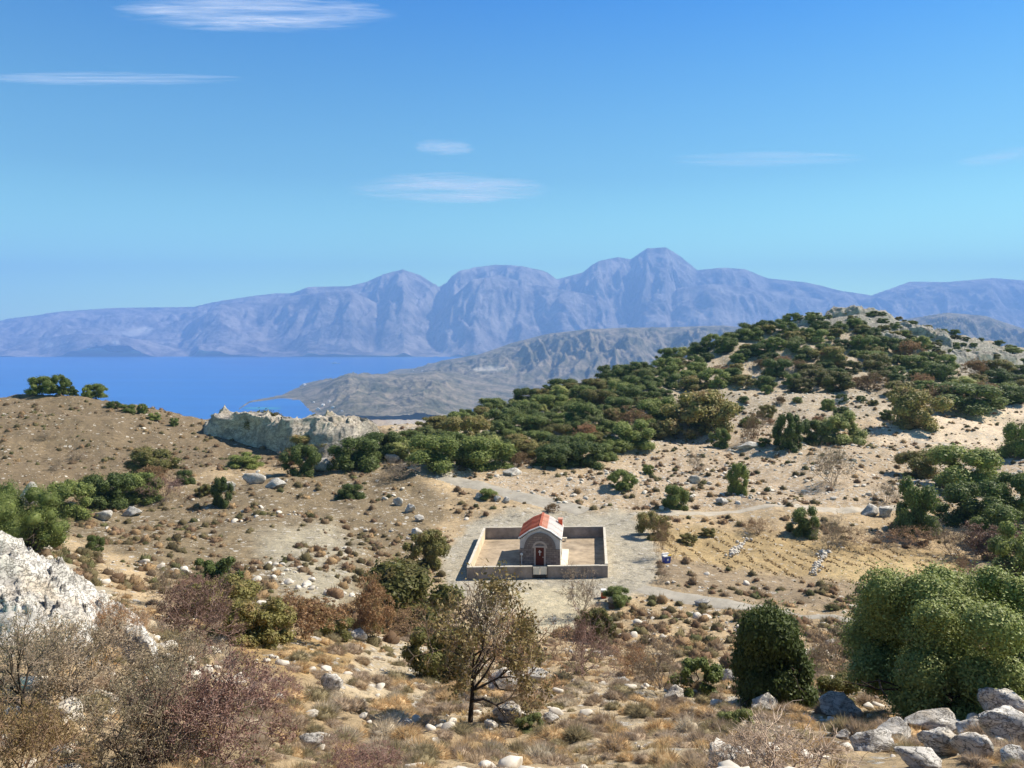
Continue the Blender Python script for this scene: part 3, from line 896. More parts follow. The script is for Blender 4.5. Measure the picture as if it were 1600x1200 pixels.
wall_run(FL - ex, ga, 1.28, 0.25, m_cement, 'wall')
wall_run(gb, FR + ex, 1.28, 0.25, m_cement, 'wall')
wall_run(BL - ex, BR + ex, 1.42, 0.25, m_cement, 'wall')
sl = (BL - FL).normalized() * 0.14; sr = (BR - FR).normalized() * 0.14
wall_run(FL + sl, BL - sl, 1.36, 0.25, m_cream, 'wall')['label'] = 'cream rendered side wall'
wall_run(FR + sr, BR - sr, 1.36, 0.25, m_cream, 'wall')['label'] = 'cream rendered side wall'
gt = bpy.data.objects.new('gate', None); C.objects.link(gt); gt.parent = wl
mid = (ga + gb) / 2
for a, b_ in ((ga, mid), (mid, gb)):
    a2, b2 = a + (b_ - a) * 0.04, a + (b_ - a) * 0.96
    MB().box(a2.x, b2.x, a2.y - 0.03, a2.y + 0.03, YARD_Z + 0.42, YARD_Z + 1.24).build('gate_panel', m_gate, gt)
MB().box(ga.x + 0.06, gb.x - 0.06, ga.y - 0.05, ga.y + 0.05, YARD_Z + 0.02, YARD_Z + 0.41).build('gate_shadow_strip', m_dark, gt)  # dark box standing in for the shadow gap under the gate panels
MB().box(ga.x - 0.02, ga.x + 0.05, ga.y - 0.16, ga.y - 0.128, YARD_Z, YARD_Z + 1.34).build('gate_post', m_dark, gt)
MB().box(gb.x - 0.05, gb.x + 0.02, gb.y - 0.16, gb.y - 0.128, YARD_Z, YARD_Z + 1.34).build('gate_post', m_dark, gt)
# floor of the courtyard: one sheet just above the ground
k = 24
fx = []
for i in range(k + 1):
    for j in range(k + 1):
        p = (FL * (1 - i / k) + FR * (i / k)) * (1 - j / k) + (BL * (1 - i / k) + BR * (i / k)) * (j / k)
        fx.append((p.x, p.y, float(gz(p.x, p.y)) + 0.05))
ii = np.arange((k + 1) ** 2).reshape(k + 1, k + 1)
tag(add('courtyard', mesh_np('courtyard', fx, [np.stack([ii[:-1, :-1], ii[1:, :-1], ii[1:, 1:], ii[:-1, 1:]], -1).reshape(-1, 4)], True, [m_floor])), kind='structure')

# small things round the chapel
def standing(name, px, py, label, cat, group=None, rot=0.0):
    p = hit(px, py)
    o = bpy.data.objects.new(name, None); C.objects.link(o)
    o.location = p; o.rotation_euler = (0, 0, rot)
    return tag(o, label, cat, group)
t = standing('waste_bin', 1041, 879, 'blue plastic bin with a white and yellow lid beside the gravel yard', 'bin', None, 0.3)
MB().prism([(-0.33, 0.0), (0.33, 0.0), (0.42, 0.75), (-0.42, 0.75)], -0.35, 0.35).build('body', m_blue, t)
MB().box(-0.45, 0.45, -0.40, 0.40, 0.752, 0.86).box(-0.40, 0.40, 0.15, 0.40, 0.86, 1.05).build('lid', m_white, t)
MB().box(0.1, 0.46, -0.42, -0.1, 0.862, 0.95).build('lid_flap', m_yellow, t)
MB().box(-0.12, 0.12, -0.40, -0.37, 0.3, 0.55).build('badge', m_white, t)
t = standing('marker_post', 943, 934, 'short red brick post with a white cap beside the yard', 'post')
MB().box(-0.24, 0.24, -0.24, 0.24, -0.2, 0.62).build('shaft', m_red, t)
MB().box(-0.27, 0.27, -0.27, 0.27, 0.622, 0.85).build('cap', m_white, t)
p = FR * 0.86 + BR * 0.14
t = bpy.data.objects.new('fuel_can', None); C.objects.link(t); t.location = (p.x - 0.55, p.y, YARD_Z + 0.06)
tag(t, 'small orange red can in the shaded corner of the courtyard', 'can')
m_or = simple_mat('orange_plastic', (0.75, 0.14, 0.03), 0.1, 3.0, 0.4)
MB().box(-0.22, 0.22, -0.14, 0.14, 0, 0.62).bevel(0.03).build('body', m_or, t)
MB().box(-0.12, 0.12, -0.03, 0.03, 0.62, 0.72).build('handle', m_dark, t)
p = BR * 0.55 + BL * 0.45
t = bpy.data.objects.new('stone_bench', None); C.objects.link(t); t.location = (p.x + 1.2, p.y - 1.6, YARD_Z + 0.05)
tag(t, 'low pale stone bench by the back courtyard wall', 'bench')
MB().box(-0.8, 0.8, -0.22, 0.22, 0.34, 0.46).build('seat', m_slab, t)
MB().box(-0.7, -0.5, -0.2, 0.2, 0, 0.338).build('leg', m_slab, t)
MB().box(0.5, 0.7, -0.2, 0.2, 0, 0.338).build('leg', m_slab, t)

# ------------------------------------------------------------------ vegetation meshes
ICO = {}
def ico(n):
    if n not in ICO:
        bm = bmesh.new(); bmesh.ops.create_icosphere(bm, subdivisions=n, radius=1)
        bm.verts.ensure_lookup_table()
        ICO[n] = (np.array([v.co[:] for v in bm.verts]), np.array([[v.index for v in f.verts] for f in bm.faces]))
        bm.free()
    return ICO[n]

def unit(a):
    return a / np.maximum(np.linalg.norm(a, axis=-1, keepdims=True), 1e-9)

def leaves_np(P, N, size, r, aspect=0.5):
    """one rhombus leaf per point, tilted about N"""
    n = len(P)
    a = unit(np.cross(N, r.normal(size=(n, 3))))
    b = np.cross(N, a)
    s = (size * r.uniform(0.6, 1.4, n))[:, None]
    bend = N * s * 0.25
    V = np.stack([P - a * s, P + b * s * aspect - bend, P + a * s, P - b * s * aspect - bend], 1).reshape(-1, 3)
    return V, np.arange(n * 4).reshape(n, 4)

def crown_np(seed, nleaf, leaf, nblob=26, rb=(0.12, 0.22), tall=0.0, shag=0.16, bare=0.0, taper=0.0):
    r = np.random.default_rng(seed)
    C_, R_ = [], []
    while len(C_) < nblob:
        a, q = r.uniform(0, 2 * math.pi), math.sqrt(r.uniform())
        z = r.uniform(0.04, 0.86)
        lim = math.sqrt(max(0.02, 1 - ((z - 0.38) / 0.62) ** 2)) if z > 0.38 else 0.80 + 0.2 * z / 0.38
        rad = r.uniform(*rb)
        lim *= 1 - taper * z
        x, y = 0.5 * lim * q * math.cos(a), 0.5 * lim * q * math.sin(a)
        x += tall * (z - 0.4)
        C_.append((x, y, z * (1 - rad * 0.6))); R_.append(rad)
    C_, R_ = np.array(C_), np.array(R_)
    n3 = int(nleaf * 2.6)
    k = r.choice(nblob, n3, p=R_**2 / (R_**2).sum())
    dr_ = unit(r.normal(size=(n3, 3)) + np.array([0, 0, 0.25]))
    rad = R_[k] * (1 - 0.42 * r.uniform(size=n3) ** 1.6 + shag * r.exponential(0.6, n3) * (r.uniform(size=n3) < 0.35))
    P = C_[k] + dr_ * rad[:, None]
    dist = np.linalg.norm(P[:, None, :] - C_[None], axis=2) / R_[None]
    dist[np.arange(n3), k] = 9
    keep = (dist.min(1) > 0.74) & (P[:, 2] > 0.0)
    if bare:
        keep &= fbm3(P, 4.0, 2, seed) > -bare
    P, dr_ = P[keep][:nleaf], dr_[keep][:nleaf]
    N = unit(dr_ * 1.0 + np.array([0, 0, 0.25]) + r.normal(size=P.shape) * 0.5)
    V, Fq = leaves_np(P, N, leaf, r)
    # dense inner foliage of each clump
    iv, if_ = ico(2)
    cv, cf, off = [V], [], len(V)
    for c0, r0 in zip(C_, R_):
        w = iv * (r0 * 0.64) * (1 + 0.16 * r.normal(size=(len(iv), 1)))
        w = w + c0
        w[:, 2] = np.maximum(w[:, 2], 0.0)
        cv.append(w); cf.append(if_ + off); off += len(iv)
    V = np.concatenate(cv)
    return V, Fq, np.concatenate(cf)

def fit(V, lo=None):
    a, b = np.percentile(V, 0.6, axis=0), np.percentile(V, 99.4, axis=0)
    V = V.copy()
    V[:, 0] = (V[:, 0] - (a[0] + b[0]) / 2) / (b[0] - a[0])
    V[:, 1] = (V[:, 1] - (a[1] + b[1]) / 2) / (b[1] - a[1])
    V[:, 2] = (V[:, 2] - a[2]) / (b[2] - a[2])
    return V

def crown_mesh(name, seed, nleaf, leaf, mat, **k):
    V, q, t = crown_np(seed, nleaf, leaf, **k)
    return mesh_np(name, fit(V), [q, t], False, [mat])

def prism_segs(S):
    """S: rows (p0, p1, r0, r1) -> three-sided tapered sticks"""
    p0, p1, r0, r1 = S[:, :3], S[:, 3:6], S[:, 6:7], S[:, 7:8]
    d = unit(p1 - p0)
    a = unit(np.cross(d, np.where(np.abs(d[:, 2:3]) > 0.9, [[1, 0, 0]], [[0, 0, 1]])))
    b = np.cross(d, a)
    vs = []
    for p, rr in ((p0, r0), (p1, r1)):
        for k in range(3):
            th = 2 * math.pi * k / 3
            vs.append(p + (a * math.cos(th) + b * math.sin(th)) * rr)
    V = np.stack(vs, 1).reshape(-1, 3)
    n = len(S); o = (np.arange(n) * 6)[:, None]
    q = np.concatenate([o + np.array([[k, (k + 1) % 3, 3 + (k + 1) % 3, 3 + k]]) for k in range(3)])
    return V, q

def twigs_np(seed, stems=9, depth=5, kids=3, spread=0.9, len0=0.34, shrink=0.70, r0=0.014, rs=0.62, up=0.25, wig=0.30, base=0.06, trunk=None):
    r = np.random.default_rng(seed)
    S, tips = [], []
    def grow(p, d, ln, rad, lev):
        n = 2
        for i in range(n):
            d = d + r.normal(size=3) * wig
            d[2] += up * 0.2
            d = d / np.linalg.norm(d)
            q = p + d * ln / n
            S.append(np.concatenate([p, q, [rad * (1 - 0.2 * i)], [rad * (1 - 0.2 * (i + 1))]]))
            p = q
        if lev >= depth:
            tips.append(p); return
        for _ in range(kids if lev > 0 else kids):
            nd_ = d + r.normal(size=3) * 0.62
            nd_[2] += up * 0.3
            grow(p, nd_ / np.linalg.norm(nd_), ln * shrink * r.uniform(0.75, 1.25), max(rad * rs, 0.0034), lev + 1)
    if trunk:
        p = np.zeros(3); d = np.array([0.03, 0, 1.0])
        for i in range(4):
            d = d + r.normal(size=3) * 0.09; d /= np.linalg.norm(d)
            q = p + d * trunk / 4
            S.append(np.concatenate([p, q, [r0 * (1.9 - 0.2 * i)], [r0 * (1.9 - 0.2 * (i + 1))]]))
            p = q
            if i >= 1:
                for _ in range(2):
                    a = r.uniform(0, 6.283); nd_ = np.array([math.cos(a) * spread, math.sin(a) * spread, 0.5])
                    grow(p, nd_ / np.linalg.norm(nd_), len0 * r.uniform(0.8, 1.2), r0 * 0.8, 1)
        for _ in range(3):
            a = r.uniform(0, 6.283); nd_ = np.array([math.cos(a) * 0.5, math.sin(a) * 0.5, 0.9])
            grow(p, nd_ / np.linalg.norm(nd_), len0, r0, 1)
    else:
        for i in range(stems):
            a, b = r.uniform(0, 6.283), r.uniform(0.1, 1.0) ** 0.6
            d = np.array([math.cos(a) * spread * b, math.sin(a) * spread * b, 0.35 + 0.65 * (1 - b * 0.6)])
            grow(np.array([math.cos(a) * base, math.sin(a) * base, 0.0]), d / np.linalg.norm(d), len0 * r.uniform(0.8, 1.2), r0, 0)
    return np.array(S), np.array(tips)

def twig_mesh(name, seed, mt, ml, nleaf=2, leaf=0.016, split=None, **k):
    S, tips = twigs_np(seed, **k)
    r = np.random.default_rng(seed + 5)
    V, q = prism_segs(S)
    nq = len(q)
    if nleaf > 0:
        mid_ = np.concatenate([tips] * nleaf) + r.normal(size=(len(tips) * nleaf, 3)) * 0.022
        Vl, ql = leaves_np(mid_, unit(r.normal(size=mid_.shape)), leaf, r, 0.45)
        ql = ql + len(V)
        V = np.concatenate([V, Vl]); q = np.concatenate([q, ql])
    V = fit(V)
    idx_ = np.zeros(len(q), int); idx_[nq:] = 1
    return mesh_np(name, V, [q], False, [mt, ml], idx_)

PROTO = {}
def proto(kind, i):
    key = (kind, i)
    if key in PROTO: return PROTO[key]
    s = hash_seed(kind) + i * 13
    if kind in ('oak', 'olive', 'bright'):
        mt = {'oak': 'oak', 'olive': 'olive', 'bright': 'oak_bright'}[kind]
        me = crown_mesh(kind + '_crown', s, 9500, 0.024, M[mt], nblob=(18, 26, 34, 40, 22)[i % 5], rb=((0.12, 0.21), (0.10, 0.20), (0.09, 0.18), (0.08, 0.16), (0.08, 0.23))[i % 5], shag=0.26)
    elif kind in ('rust', 'pink'):
        me = twig_mesh(kind + '_twigs', s, M['tw_brown'], M[kind], 10, 0.024, stems=12, depth=4, kids=3, r0=0.010)
    elif kind == 'grey':
        me = twig_mesh('grey_twigs', s, M['tw_grey'], M['lf_grey'], 2, 0.014, stems=11, depth=4, kids=3, r0=0.010)
    elif kind == 'brown':
        me = twig_mesh('brown_twigs', s, M['tw_brown'], M['lf_brown'], 3, 0.016, stems=11, depth=4, kids=3, r0=0.010)
    elif kind == 'purple':
        me = twig_mesh('purple_twigs', s, M['tw_purple'], M['lf_purple'], 2, 0.014, stems=11, depth=4, kids=3, r0=0.010)
    elif kind == 'pale':
        me = twig_mesh('pale_twigs', s, M['tw_pale'], M['tw_pale'], 0, 0.01, stems=16, depth=3, kids=3, r0=0.009, spread=1.2, wig=0.45)
    PROTO[key] = me
    return me

def hash_seed(k):
    return sum(ord(ch) * (i + 3) for i, ch in enumerate(k)) % 9973

NAME = {'oak': ('oak_bush', 'bush'), 'olive': ('olive_bush', 'bush'), 'rust': ('withered_bush', 'bush'), 'bright': ('oak_bush', 'bush'), 'pink': ('dry_bush', 'bush'),
        'grey': ('bare_shrub', 'shrub'), 'brown': ('bare_shrub', 'shrub'), 'purple': ('thorny_shrub', 'shrub'), 'pale': ('dead_brushwood', 'brushwood')}
vr = np.random.default_rng(99)
def plant(kind, px, py, w, h, label, group=None, var=None, me=None, at=None, depth=None, sink=0.08):
    p = at or hit(px, py)
    k = ppm(p)
    nm, cat = NAME[kind]
    me = me or proto(kind, int(vr.integers(0, 5)) if var is None else var)
    o = add(nm, me, None, (p.x, p.y, p.z - sink * h / k), (0, 0, float(vr.uniform(0, 6.283))), (w / k, (depth or w) / k, h / k * (1 + sink)))
    return tag(o, label, cat, group)

# --- the big near bushes have their own, much finer foliage
def big_bush(px, py, w, h, seed, nleaf, leaf, nblob, mat, label, cat='bush', rb=(0.07, 0.14), tall=0.0, taper=0.0, depth=None, name='oak_bush', rz=0.0):
    p = hit(px, py); k = ppm(p)
    o = bpy.data.objects.new(name, None); C.objects.link(o); o.location = p; o.rotation_euler = (0, 0, rz)
    tag(o, label, cat)
    me = crown_mesh('crown', seed, nleaf, leaf * k / w, mat, nblob=nblob, rb=rb, tall=tall, taper=taper, shag=0.28)
    add('crown', me, o, (0, 0, -0.03 * h / k), (0, 0, 0), (w / k, (depth or w) / k, h / k * 1.03))
    S, _ = twigs_np(seed + 1, stems=6, depth=3, kids=2, r0=0.03, spread=0.7)
    V, q = prism_segs(S)
    add('trunk', mesh_np('trunk', V, [q], False, [M['bark']]), o, (0, 0, -0.05), (0, 0, 0), (w / k * 0.8, w / k * 0.8, h / k * 0.85))
    return o
big_bush(1512, 1122, 318, 226, 5, 170000, 0.045, 90, M['oak_big'], 'largest pale green oak bush, standing behind the white boulders', rb=(0.06, 0.15))
big_bush(1206, 1098, 112, 150, 6, 50000, 0.050, 44, M['oak_mid'], 'tall narrow dark green bush standing alone in front of the pale track', rb=(0.11, 0.20), taper=0.72, rz=0.3, tall=-0.30)
big_bush(1086, 1076, 76, 56, 7, 9000, 0.06, 22, M['oak_mid'], 'small bright green bush beside a grey bare shrub')
big_bush(342, 925, 76, 58, 8, 9000, 0.10, 22, M['oak'], 'rounded dark green bush alone at the edge of the grey gravel slope')
big_bush(40, 862, 122, 98, 9, 30000, 0.06, 60, M['oak_mid'], 'bright green bush spilling over the top of the white outcrop', rb=(0.09, 0.17))
big_bush(-12, 838, 90, 100, 10, 18000, 0.06, 44, M['oak_mid'], 'taller green bush cut by the left edge behind the outcrop', rb=(0.09, 0.17))
big_bush(1600, 948, 120, 120, 11, 14000, 0.12, 26, M['oak'], 'dark green bush behind the largest oak bush at the right edge')

# ------------------------------------------------------------------ individual bushes and shrubs
B = [
 ('olive', 345, 968, 110, 62, 'yellow green bush just below the round dark bush'),
 ('olive', 392, 1012, 120, 82, 'olive bush with a dark shaded foot on the slope'),
 ('rust', 465, 1002, 135, 70, 'low domed brown bush between olive bush and gravel slope'),
 ('olive', 520, 1000, 60, 36, 'small olive clump at the end of the domed brown bush'),
 ('rust', 572, 998, 95, 105, 'orange brown withered bush left of the courtyard front'),
 ('olive', 650, 985, 150, 105, 'broad dark olive bush below the courtyard corner'),
 ('brown', 640, 1000, 130, 50, 'low reddish twigs at the foot of the broad olive bush'),
 ('olive', 690, 1065, 110, 85, 'sparse olive bush at the foot of the tall bare tree'),
 ('olive', 668, 886, 64, 58, 'round olive brown bush on the slope left of the courtyard'),
 ('grey', 908, 965, 66, 82, 'grey twiggy shrub standing before the courtyard wall'),
 ('oak', 962, 944, 42, 26, 'small green shrub beside the red marker post'),
 ('purple', 918, 1062, 115, 105, 'reddish purple twiggy shrub below the pale forecourt'),
 ('brown', 985, 1060, 80, 60, 'brown twigs between the purple shrub and the grey shrub'),
 ('olive', 930, 1000, 55, 50, 'faint green shrub under the grey twiggy shrub'),
 ('grey', 1026, 1085, 84, 104, 'dark grey bare shrub beside the small bright green bush'),
 ('grey', 1300, 1062, 84, 105, 'pinkish grey bare shrub between the narrow bush and the largest bush'),
 ('olive', 1312, 1098, 62, 46, 'yellowish dry clump by the shaded foot of the largest bush'),
 ('bright', 1150, 1142, 50, 34, 'little green clump among dry cushions below the narrow bush'),
 ('bright', 828, 1142, 40, 26, 'little green tuft at the foot of the second bare tree'),
 ('brown', 815, 1120, 70, 60, 'brown dry shrub among pale stones by the little green tuft'),
 ('olive', 1022, 838, 52, 36, 'olive shrub at the far corner of the gravel yard'),
 ('brown', 1036, 872, 40, 66, 'brown twigs standing above the blue bin'),
 ('grey', 1035, 908, 30, 24, 'low grey shrub at the yard edge below the blue bin'),
 ('oak', 1256, 836, 42, 44, 'dark bush beneath the track, above the straw field'),
 ('grey', 1300, 860, 52, 54, 'grey round shrub at the top of the stone row in the field'),
 ('grey', 1298, 757, 62, 62, 'large round grey bare shrub on the stony terrace'),
 ('oak', 1155, 772, 34, 48, 'upright dark shrub with a long shadow on the stony terrace'),
 ('oak', 1056, 796, 40, 38, 'dark round bush beside the far end of the track'),
 ('oak', 972, 762, 42, 27, 'low dark bush below the wooded slope behind the chapel'),
 ('oak', 1012, 740, 18, 14, 'tiny dark tuft above the low dark bush'),
 ('grey', 1086, 736, 30, 34, 'brown grey twig shrub among white stones under the oaks'),
 ('oak', 1230, 700, 46, 54, 'dark green bush on the pale clearing below the hill'),
 ('oak', 1262, 692, 44, 36, 'dark low bush touching the bright bush on the clearing'),
 ('bright', 1312, 690, 74, 46, 'bright olive green bush on the pale clearing below the hill'),
 ('oak', 1124, 698, 32, 28, 'small dark bush in the white stones of the clearing'),
 ('olive', 1095, 676, 112, 66, 'wide olive bush with brown base above the white stones'),
 ('brown', 1180, 690, 48, 50, 'brown twig shrub at the clearing beside pale soil'),
 ('olive', 1432, 745, 62, 40, 'dark olive bush at the left of a bush group by the track'),
 ('oak', 1505, 765, 112, 66, 'wide dark green bush at the top of the bush group'),
 ('oak', 1432, 832, 62, 82, 'upright dark green bush where the track ends'),
 ('oak', 1516, 818, 88, 66, 'round green bush in the middle of the bush group'),
 ('oak', 1585, 806, 76, 66, 'dark green bush at the right edge of the bush group'),
 ('oak', 1560, 840, 70, 50, 'green bush just under the bush group above the pink shrub'),
 ('oak', 1592, 714, 56, 54, 'dark bush with a shadow on the pale track by the right edge'),
 ('olive', 1435, 668, 86, 62, 'yellow olive bush with dark shadow at the edge of the tan clearing'),
 ('oak', 1510, 640, 110, 40, 'long dark green bush bordering the tan clearing'),
 ('grey', 1492, 868, 72, 50, 'grey thorny shrub at the top corner of the straw field'),
 ('pink', 1556, 868, 84, 50, 'pinkish dry shrub beside the grey thorny one'),
 ('oak', 1585, 900, 70, 60, 'green bush under the pink dry shrub'),
 ('brown', 1505, 905, 40, 44, 'rusty twig shrub at the lower corner of the straw field'),
 ('grey', 1388, 786, 40, 34, 'grey shrub with a green base above the track'),
 ('brown', 1330, 850, 90, 28, 'straggling brown twigs along the upper field edge'),
 ('brown', 1410, 852, 80, 30, 'brown twigs and stones under the upright dark bush'),
 ('brown', 1180, 832, 56, 26, 'low brown twigs along the field top below the track'),
 ('olive', 240, 738, 82, 38, 'flat topped green bush over a rusty bush on the left hillside'),
 ('rust', 236, 758, 64, 30, 'rusty brown bush under the flat topped green bush'),
 ('oak', 214, 782, 70, 42, 'dark green bush under the rusty one in the left gully'),
 ('oak', 165, 794, 76, 54, 'darkest oak bush in the middle of the left gully row'),
 ('oak', 110, 806, 80, 54, 'dark green bush with pale upper side at the start of the gully row'),
 ('olive', 140, 772, 40, 28, 'olive bush above the gully row'),
 ('oak', 286, 756, 30, 22, 'small dark bush right of the gully row'),
 ('purple', 255, 782, 56, 40, 'purple brown thorn shrub right of the gully row'),
 ('oak', 348, 792, 32, 46, 'narrow dark bush among white rocks on the left slope'),
 ('olive', 318, 775, 26, 18, 'small green tuft between gully row and narrow dark bush'),
 ('oak', 384, 729, 52, 20, 'low green bush just below the pale cliff'),
 ('grey', 265, 945, 62, 62, 'grey shrub above the purple thorn bushes near the outcrop'),
 ('oak', 148, 860, 26, 24, 'small dark tuft above the white outcrop ridge'),
 ('grey', 620, 752, 62, 32, 'grey brown shrub beside the bend of the road'),
 ('oak', 545, 778, 44, 22, 'dark low shrub on the brown slope left of the road'),
 ('oak', 88, 690, 0, 0, ''),
 ('grey', 88, 736, 22, 17, 'lone dark tuft low on the brown left hillside'),
 ('grey', 70, 688, 26, 16, 'dark tuft beside the faint path on the left hillside'),
 ('grey', 122, 718, 28, 14, 'flat dark tuft above the gully on the left hillside'),
 ('olive', 412, 690, 66, 46, 'dark bush rooted in the shaded side of the pale cliff'),
 ('olive', 486, 712, 70, 36, 'olive bush at the foot of the pale cliff'),
 ('oak', 470, 742, 60, 46, 'dark bush between grey rocks below the cliff'),
 ('oak', 555, 728, 80, 46, 'dark oak at the foot of the cliff, left of the road'),
 ('oak', 600, 715, 66, 40, 'dark oak standing between the cliff and the road'),
 ('rust', 452, 728, 34, 22, 'brown withered bush below the cliff'),
 ('oak', 762, 778, 30, 14, 'dark tuft in the line of white stones by the road'),
 ('rust', 862, 800, 24, 14, 'brown dry shrub just behind the chapel roof'),
 ('olive', 1075, 850, 30, 16, 'yellowish weed clump in the upper field corner'),
 ('olive', 1105, 838, 26, 14, 'small yellowish weed clump above another'),
]
for b in B:
    if b[3]:
        plant(*b)

# oaks on the left skyline
for (x, y, w, h, lb) in [(66, 613, 44, 27, 'wider dark oak on the left skyline'), (90, 613, 34, 30, 'taller dark oak touching the wider skyline oak'), (106, 612, 18, 22, 'slim small oak beside the two touching skyline oaks'),
                         (116, 614, 14, 10, 'lowest little bush by the slim skyline oak'), (150, 619, 36, 22, 'lone leaning dark oak on the left skyline'), (134, 614, 12, 14, 'tiny tree left of the lone leaning skyline oak')]:
    p = hit(x, y + 3); k = ppm(p)
    o = bpy.data.objects.new('oak_tree', None); C.objects.link(o); o.location = (p.x, p.y, p.z)
    tag(o, lb, 'tree')
    add('crown', proto('oak', int(vr.integers(0, 5))), o, (0, 0, 0.05 * h / k), (0, 0, 1.0), (w / k, w / k, h / k))
    S, _ = twigs_np(3, stems=2, depth=1, kids=2, r0=0.05, spread=0.4)
    V, q = prism_segs(S)
    add('trunk', mesh_np('trunk', V, [q], False, [M['bark']]), o, (0, 0, -0.3), (0, 0, 0), (w / k * 0.5, w / k * 0.5, h / k * 0.7))
for i, (x, y, w, h, lb) in enumerate([(178, 634, 22, 10, 'first low bush down the left ridge from the lone oak'), (200, 641, 26, 12, 'second low bush down the left ridge'), (222, 642, 16, 14, 'rounder bush halfway down the left ridge'),
                          (240, 652, 20, 10, 'flat bush near the saddle on the left ridge'), (272, 662, 14, 12, 'last dark tuft above the saddle'), (345, 655, 30, 12, 'dark bush on top of the pale cliff'), (380, 652, 26, 12, 'second dark bush on top of the cliff')]):
    plant('oak', x, y + 3, w, h, lb)
# umbrella tree at the right skyline
p = hit(1582, 560); k = ppm(p)
o = bpy.data.objects.new('flat_topped_tree', None); C.objects.link(o); o.location = p
tag(o, 'flat topped little tree on the rocky skyline at the right edge', 'tree')
add('crown', proto('oak', 1), o, (0, 0, 9 / k), (0, 0, 0), (26 / k, 26 / k, 8 / k))
MB().cyl(0, 0, -0.5, 12 / k, 0.25, 7).build('trunk', M['bark'], o)

# ------------------------------------------------------------------ wooded slopes: every oak its own object
ORD = ['first','second','third','fourth','fifth','sixth','seventh','eighth','ninth','tenth','eleventh','twelfth','thirteenth','fourteenth','fifteenth','sixteenth','seventeenth','eighteenth','nineteenth','twentieth']
def ordn(i):
    if i < 20: return ORD[i]
    t_, u_ = divmod(i + 1, 10)
    tens = {2: 'twenty', 3: 'thirty', 4: 'forty', 5: 'fifty'}[t_]
    return tens + ('-' + ORD[u_ - 1] if u_ else ('' if False else '')) if u_ else {3: 'thirtieth', 4: 'fortieth', 5: 'fiftieth'}[t_]

def forest(poly, size_m, spacing, n, zone_txt, group, seed, kinds, rows, hr=(0.42, 0.62)):
    r = np.random.default_rng(seed)
    P = np.array(poly, float)
    got = []
    for _ in range(6000):
        if len(got) >= n: break
        x, y = r.uniform(P[:, 0].min(), P[:, 0].max()), r.uniform(P[:, 1].min(), P[:, 1].max())
        if polydist(np.array([x]), np.array([y]), poly)[0] < 0: continue
        q = hit(x, y)
        if q.y < 115: continue
        k = ppm(q)
        wm = size_m * r.uniform(0.65, 1.35)
        w = wm * k
        ok = True
        for (x2, y2, w2, *_r) in got:
            if ((x - x2) / (0.5 * (w + w2) * spacing)) ** 2 + ((y - y2) / (0.5 * (w + w2) * spacing * 0.34)) ** 2 < 1:
                ok = False; break
        if ok:
            kd = r.choice(list(kinds), p=list(kinds.values()))
            got.append((x, y, w, w * r.uniform(*hr), str(kd), q))
    got.sort(key=lambda t_: -t_[1])
    per = int(math.ceil(len(got) / rows))
    words_ = {'oak': ('dark green oak', 'green oak'), 'olive': ('olive green bush', 'yellowish olive bush'), 'rust': ('withered brown bush', 'rusty bush'), 'bright': ('light green bush', 'light green bush')}
    rown = ['lowest row', 'second row', 'third row', 'fourth row', 'fifth row', 'top row']
    for i in range(rows):
        row = sorted(got[i * per:(i + 1) * per])
        nm_ = rown[i] if i < rows - 1 else 'top row'
        cnt = {}
        for (x, y, w, h, kd, q) in row:
            j = cnt.get(kd, 0); cnt[kd] = j + 1
            lb = f'{words_[kd][0]}, {ordn(j)} from left in the {nm_} of {zone_txt}'
            plant(kd, x, y, w, h, lb, group, at=q)
    return got

f1 = forest([(585,712),(640,690),(700,664),(800,632),(900,590),(985,573),(1035,610),(1052,690),(965,703),(915,734),(700,738),(655,728)], 8.0, 0.66, 115, 'slope behind the chapel', 'oaks on the slope behind the chapel', 4,
            {'oak': 0.62, 'olive': 0.20, 'bright': 0.13, 'rust': 0.05}, 5)
f2 = forest([(965,585),(1040,556),(1120,523),(1190,503),(1290,500),(1400,520),(1440,545),(1500,575),(1620,580),(1620,640),(1480,640),(1390,618),(1250,612),(1150,600),(1080,612),(1000,604)], 8.4, 0.78, 112, 'the right hill', 'oaks on the right hill', 9,
            {'oak': 0.60, 'olive': 0.20, 'bright': 0.08, 'rust': 0.12}, 6, (0.40, 0.58))
f3 = forest([(1200,492),(1310,472),(1400,490),(1500,520),(1600,548),(1600,575),(1500,565),(1420,535),(1300,505)], 3.8, 0.75, 75, 'the rocky summit', 'low bushes on the rocky summit', 14,
            {'oak': 0.9, 'olive': 0.1}, 3, (0.35, 0.5))
f4 = forest([(1050,640),(1200,610),(1400,620),(1480,650),(1380,660),(1320,680),(1180,700),(1080,690)], 3.6, 1.5, 24, 'the stony clearing', 'small bushes on the stony clearing', 15,
            {'oak': 0.5, 'olive': 0.3, 'rust': 0.2}, 2, (0.45, 0.7))

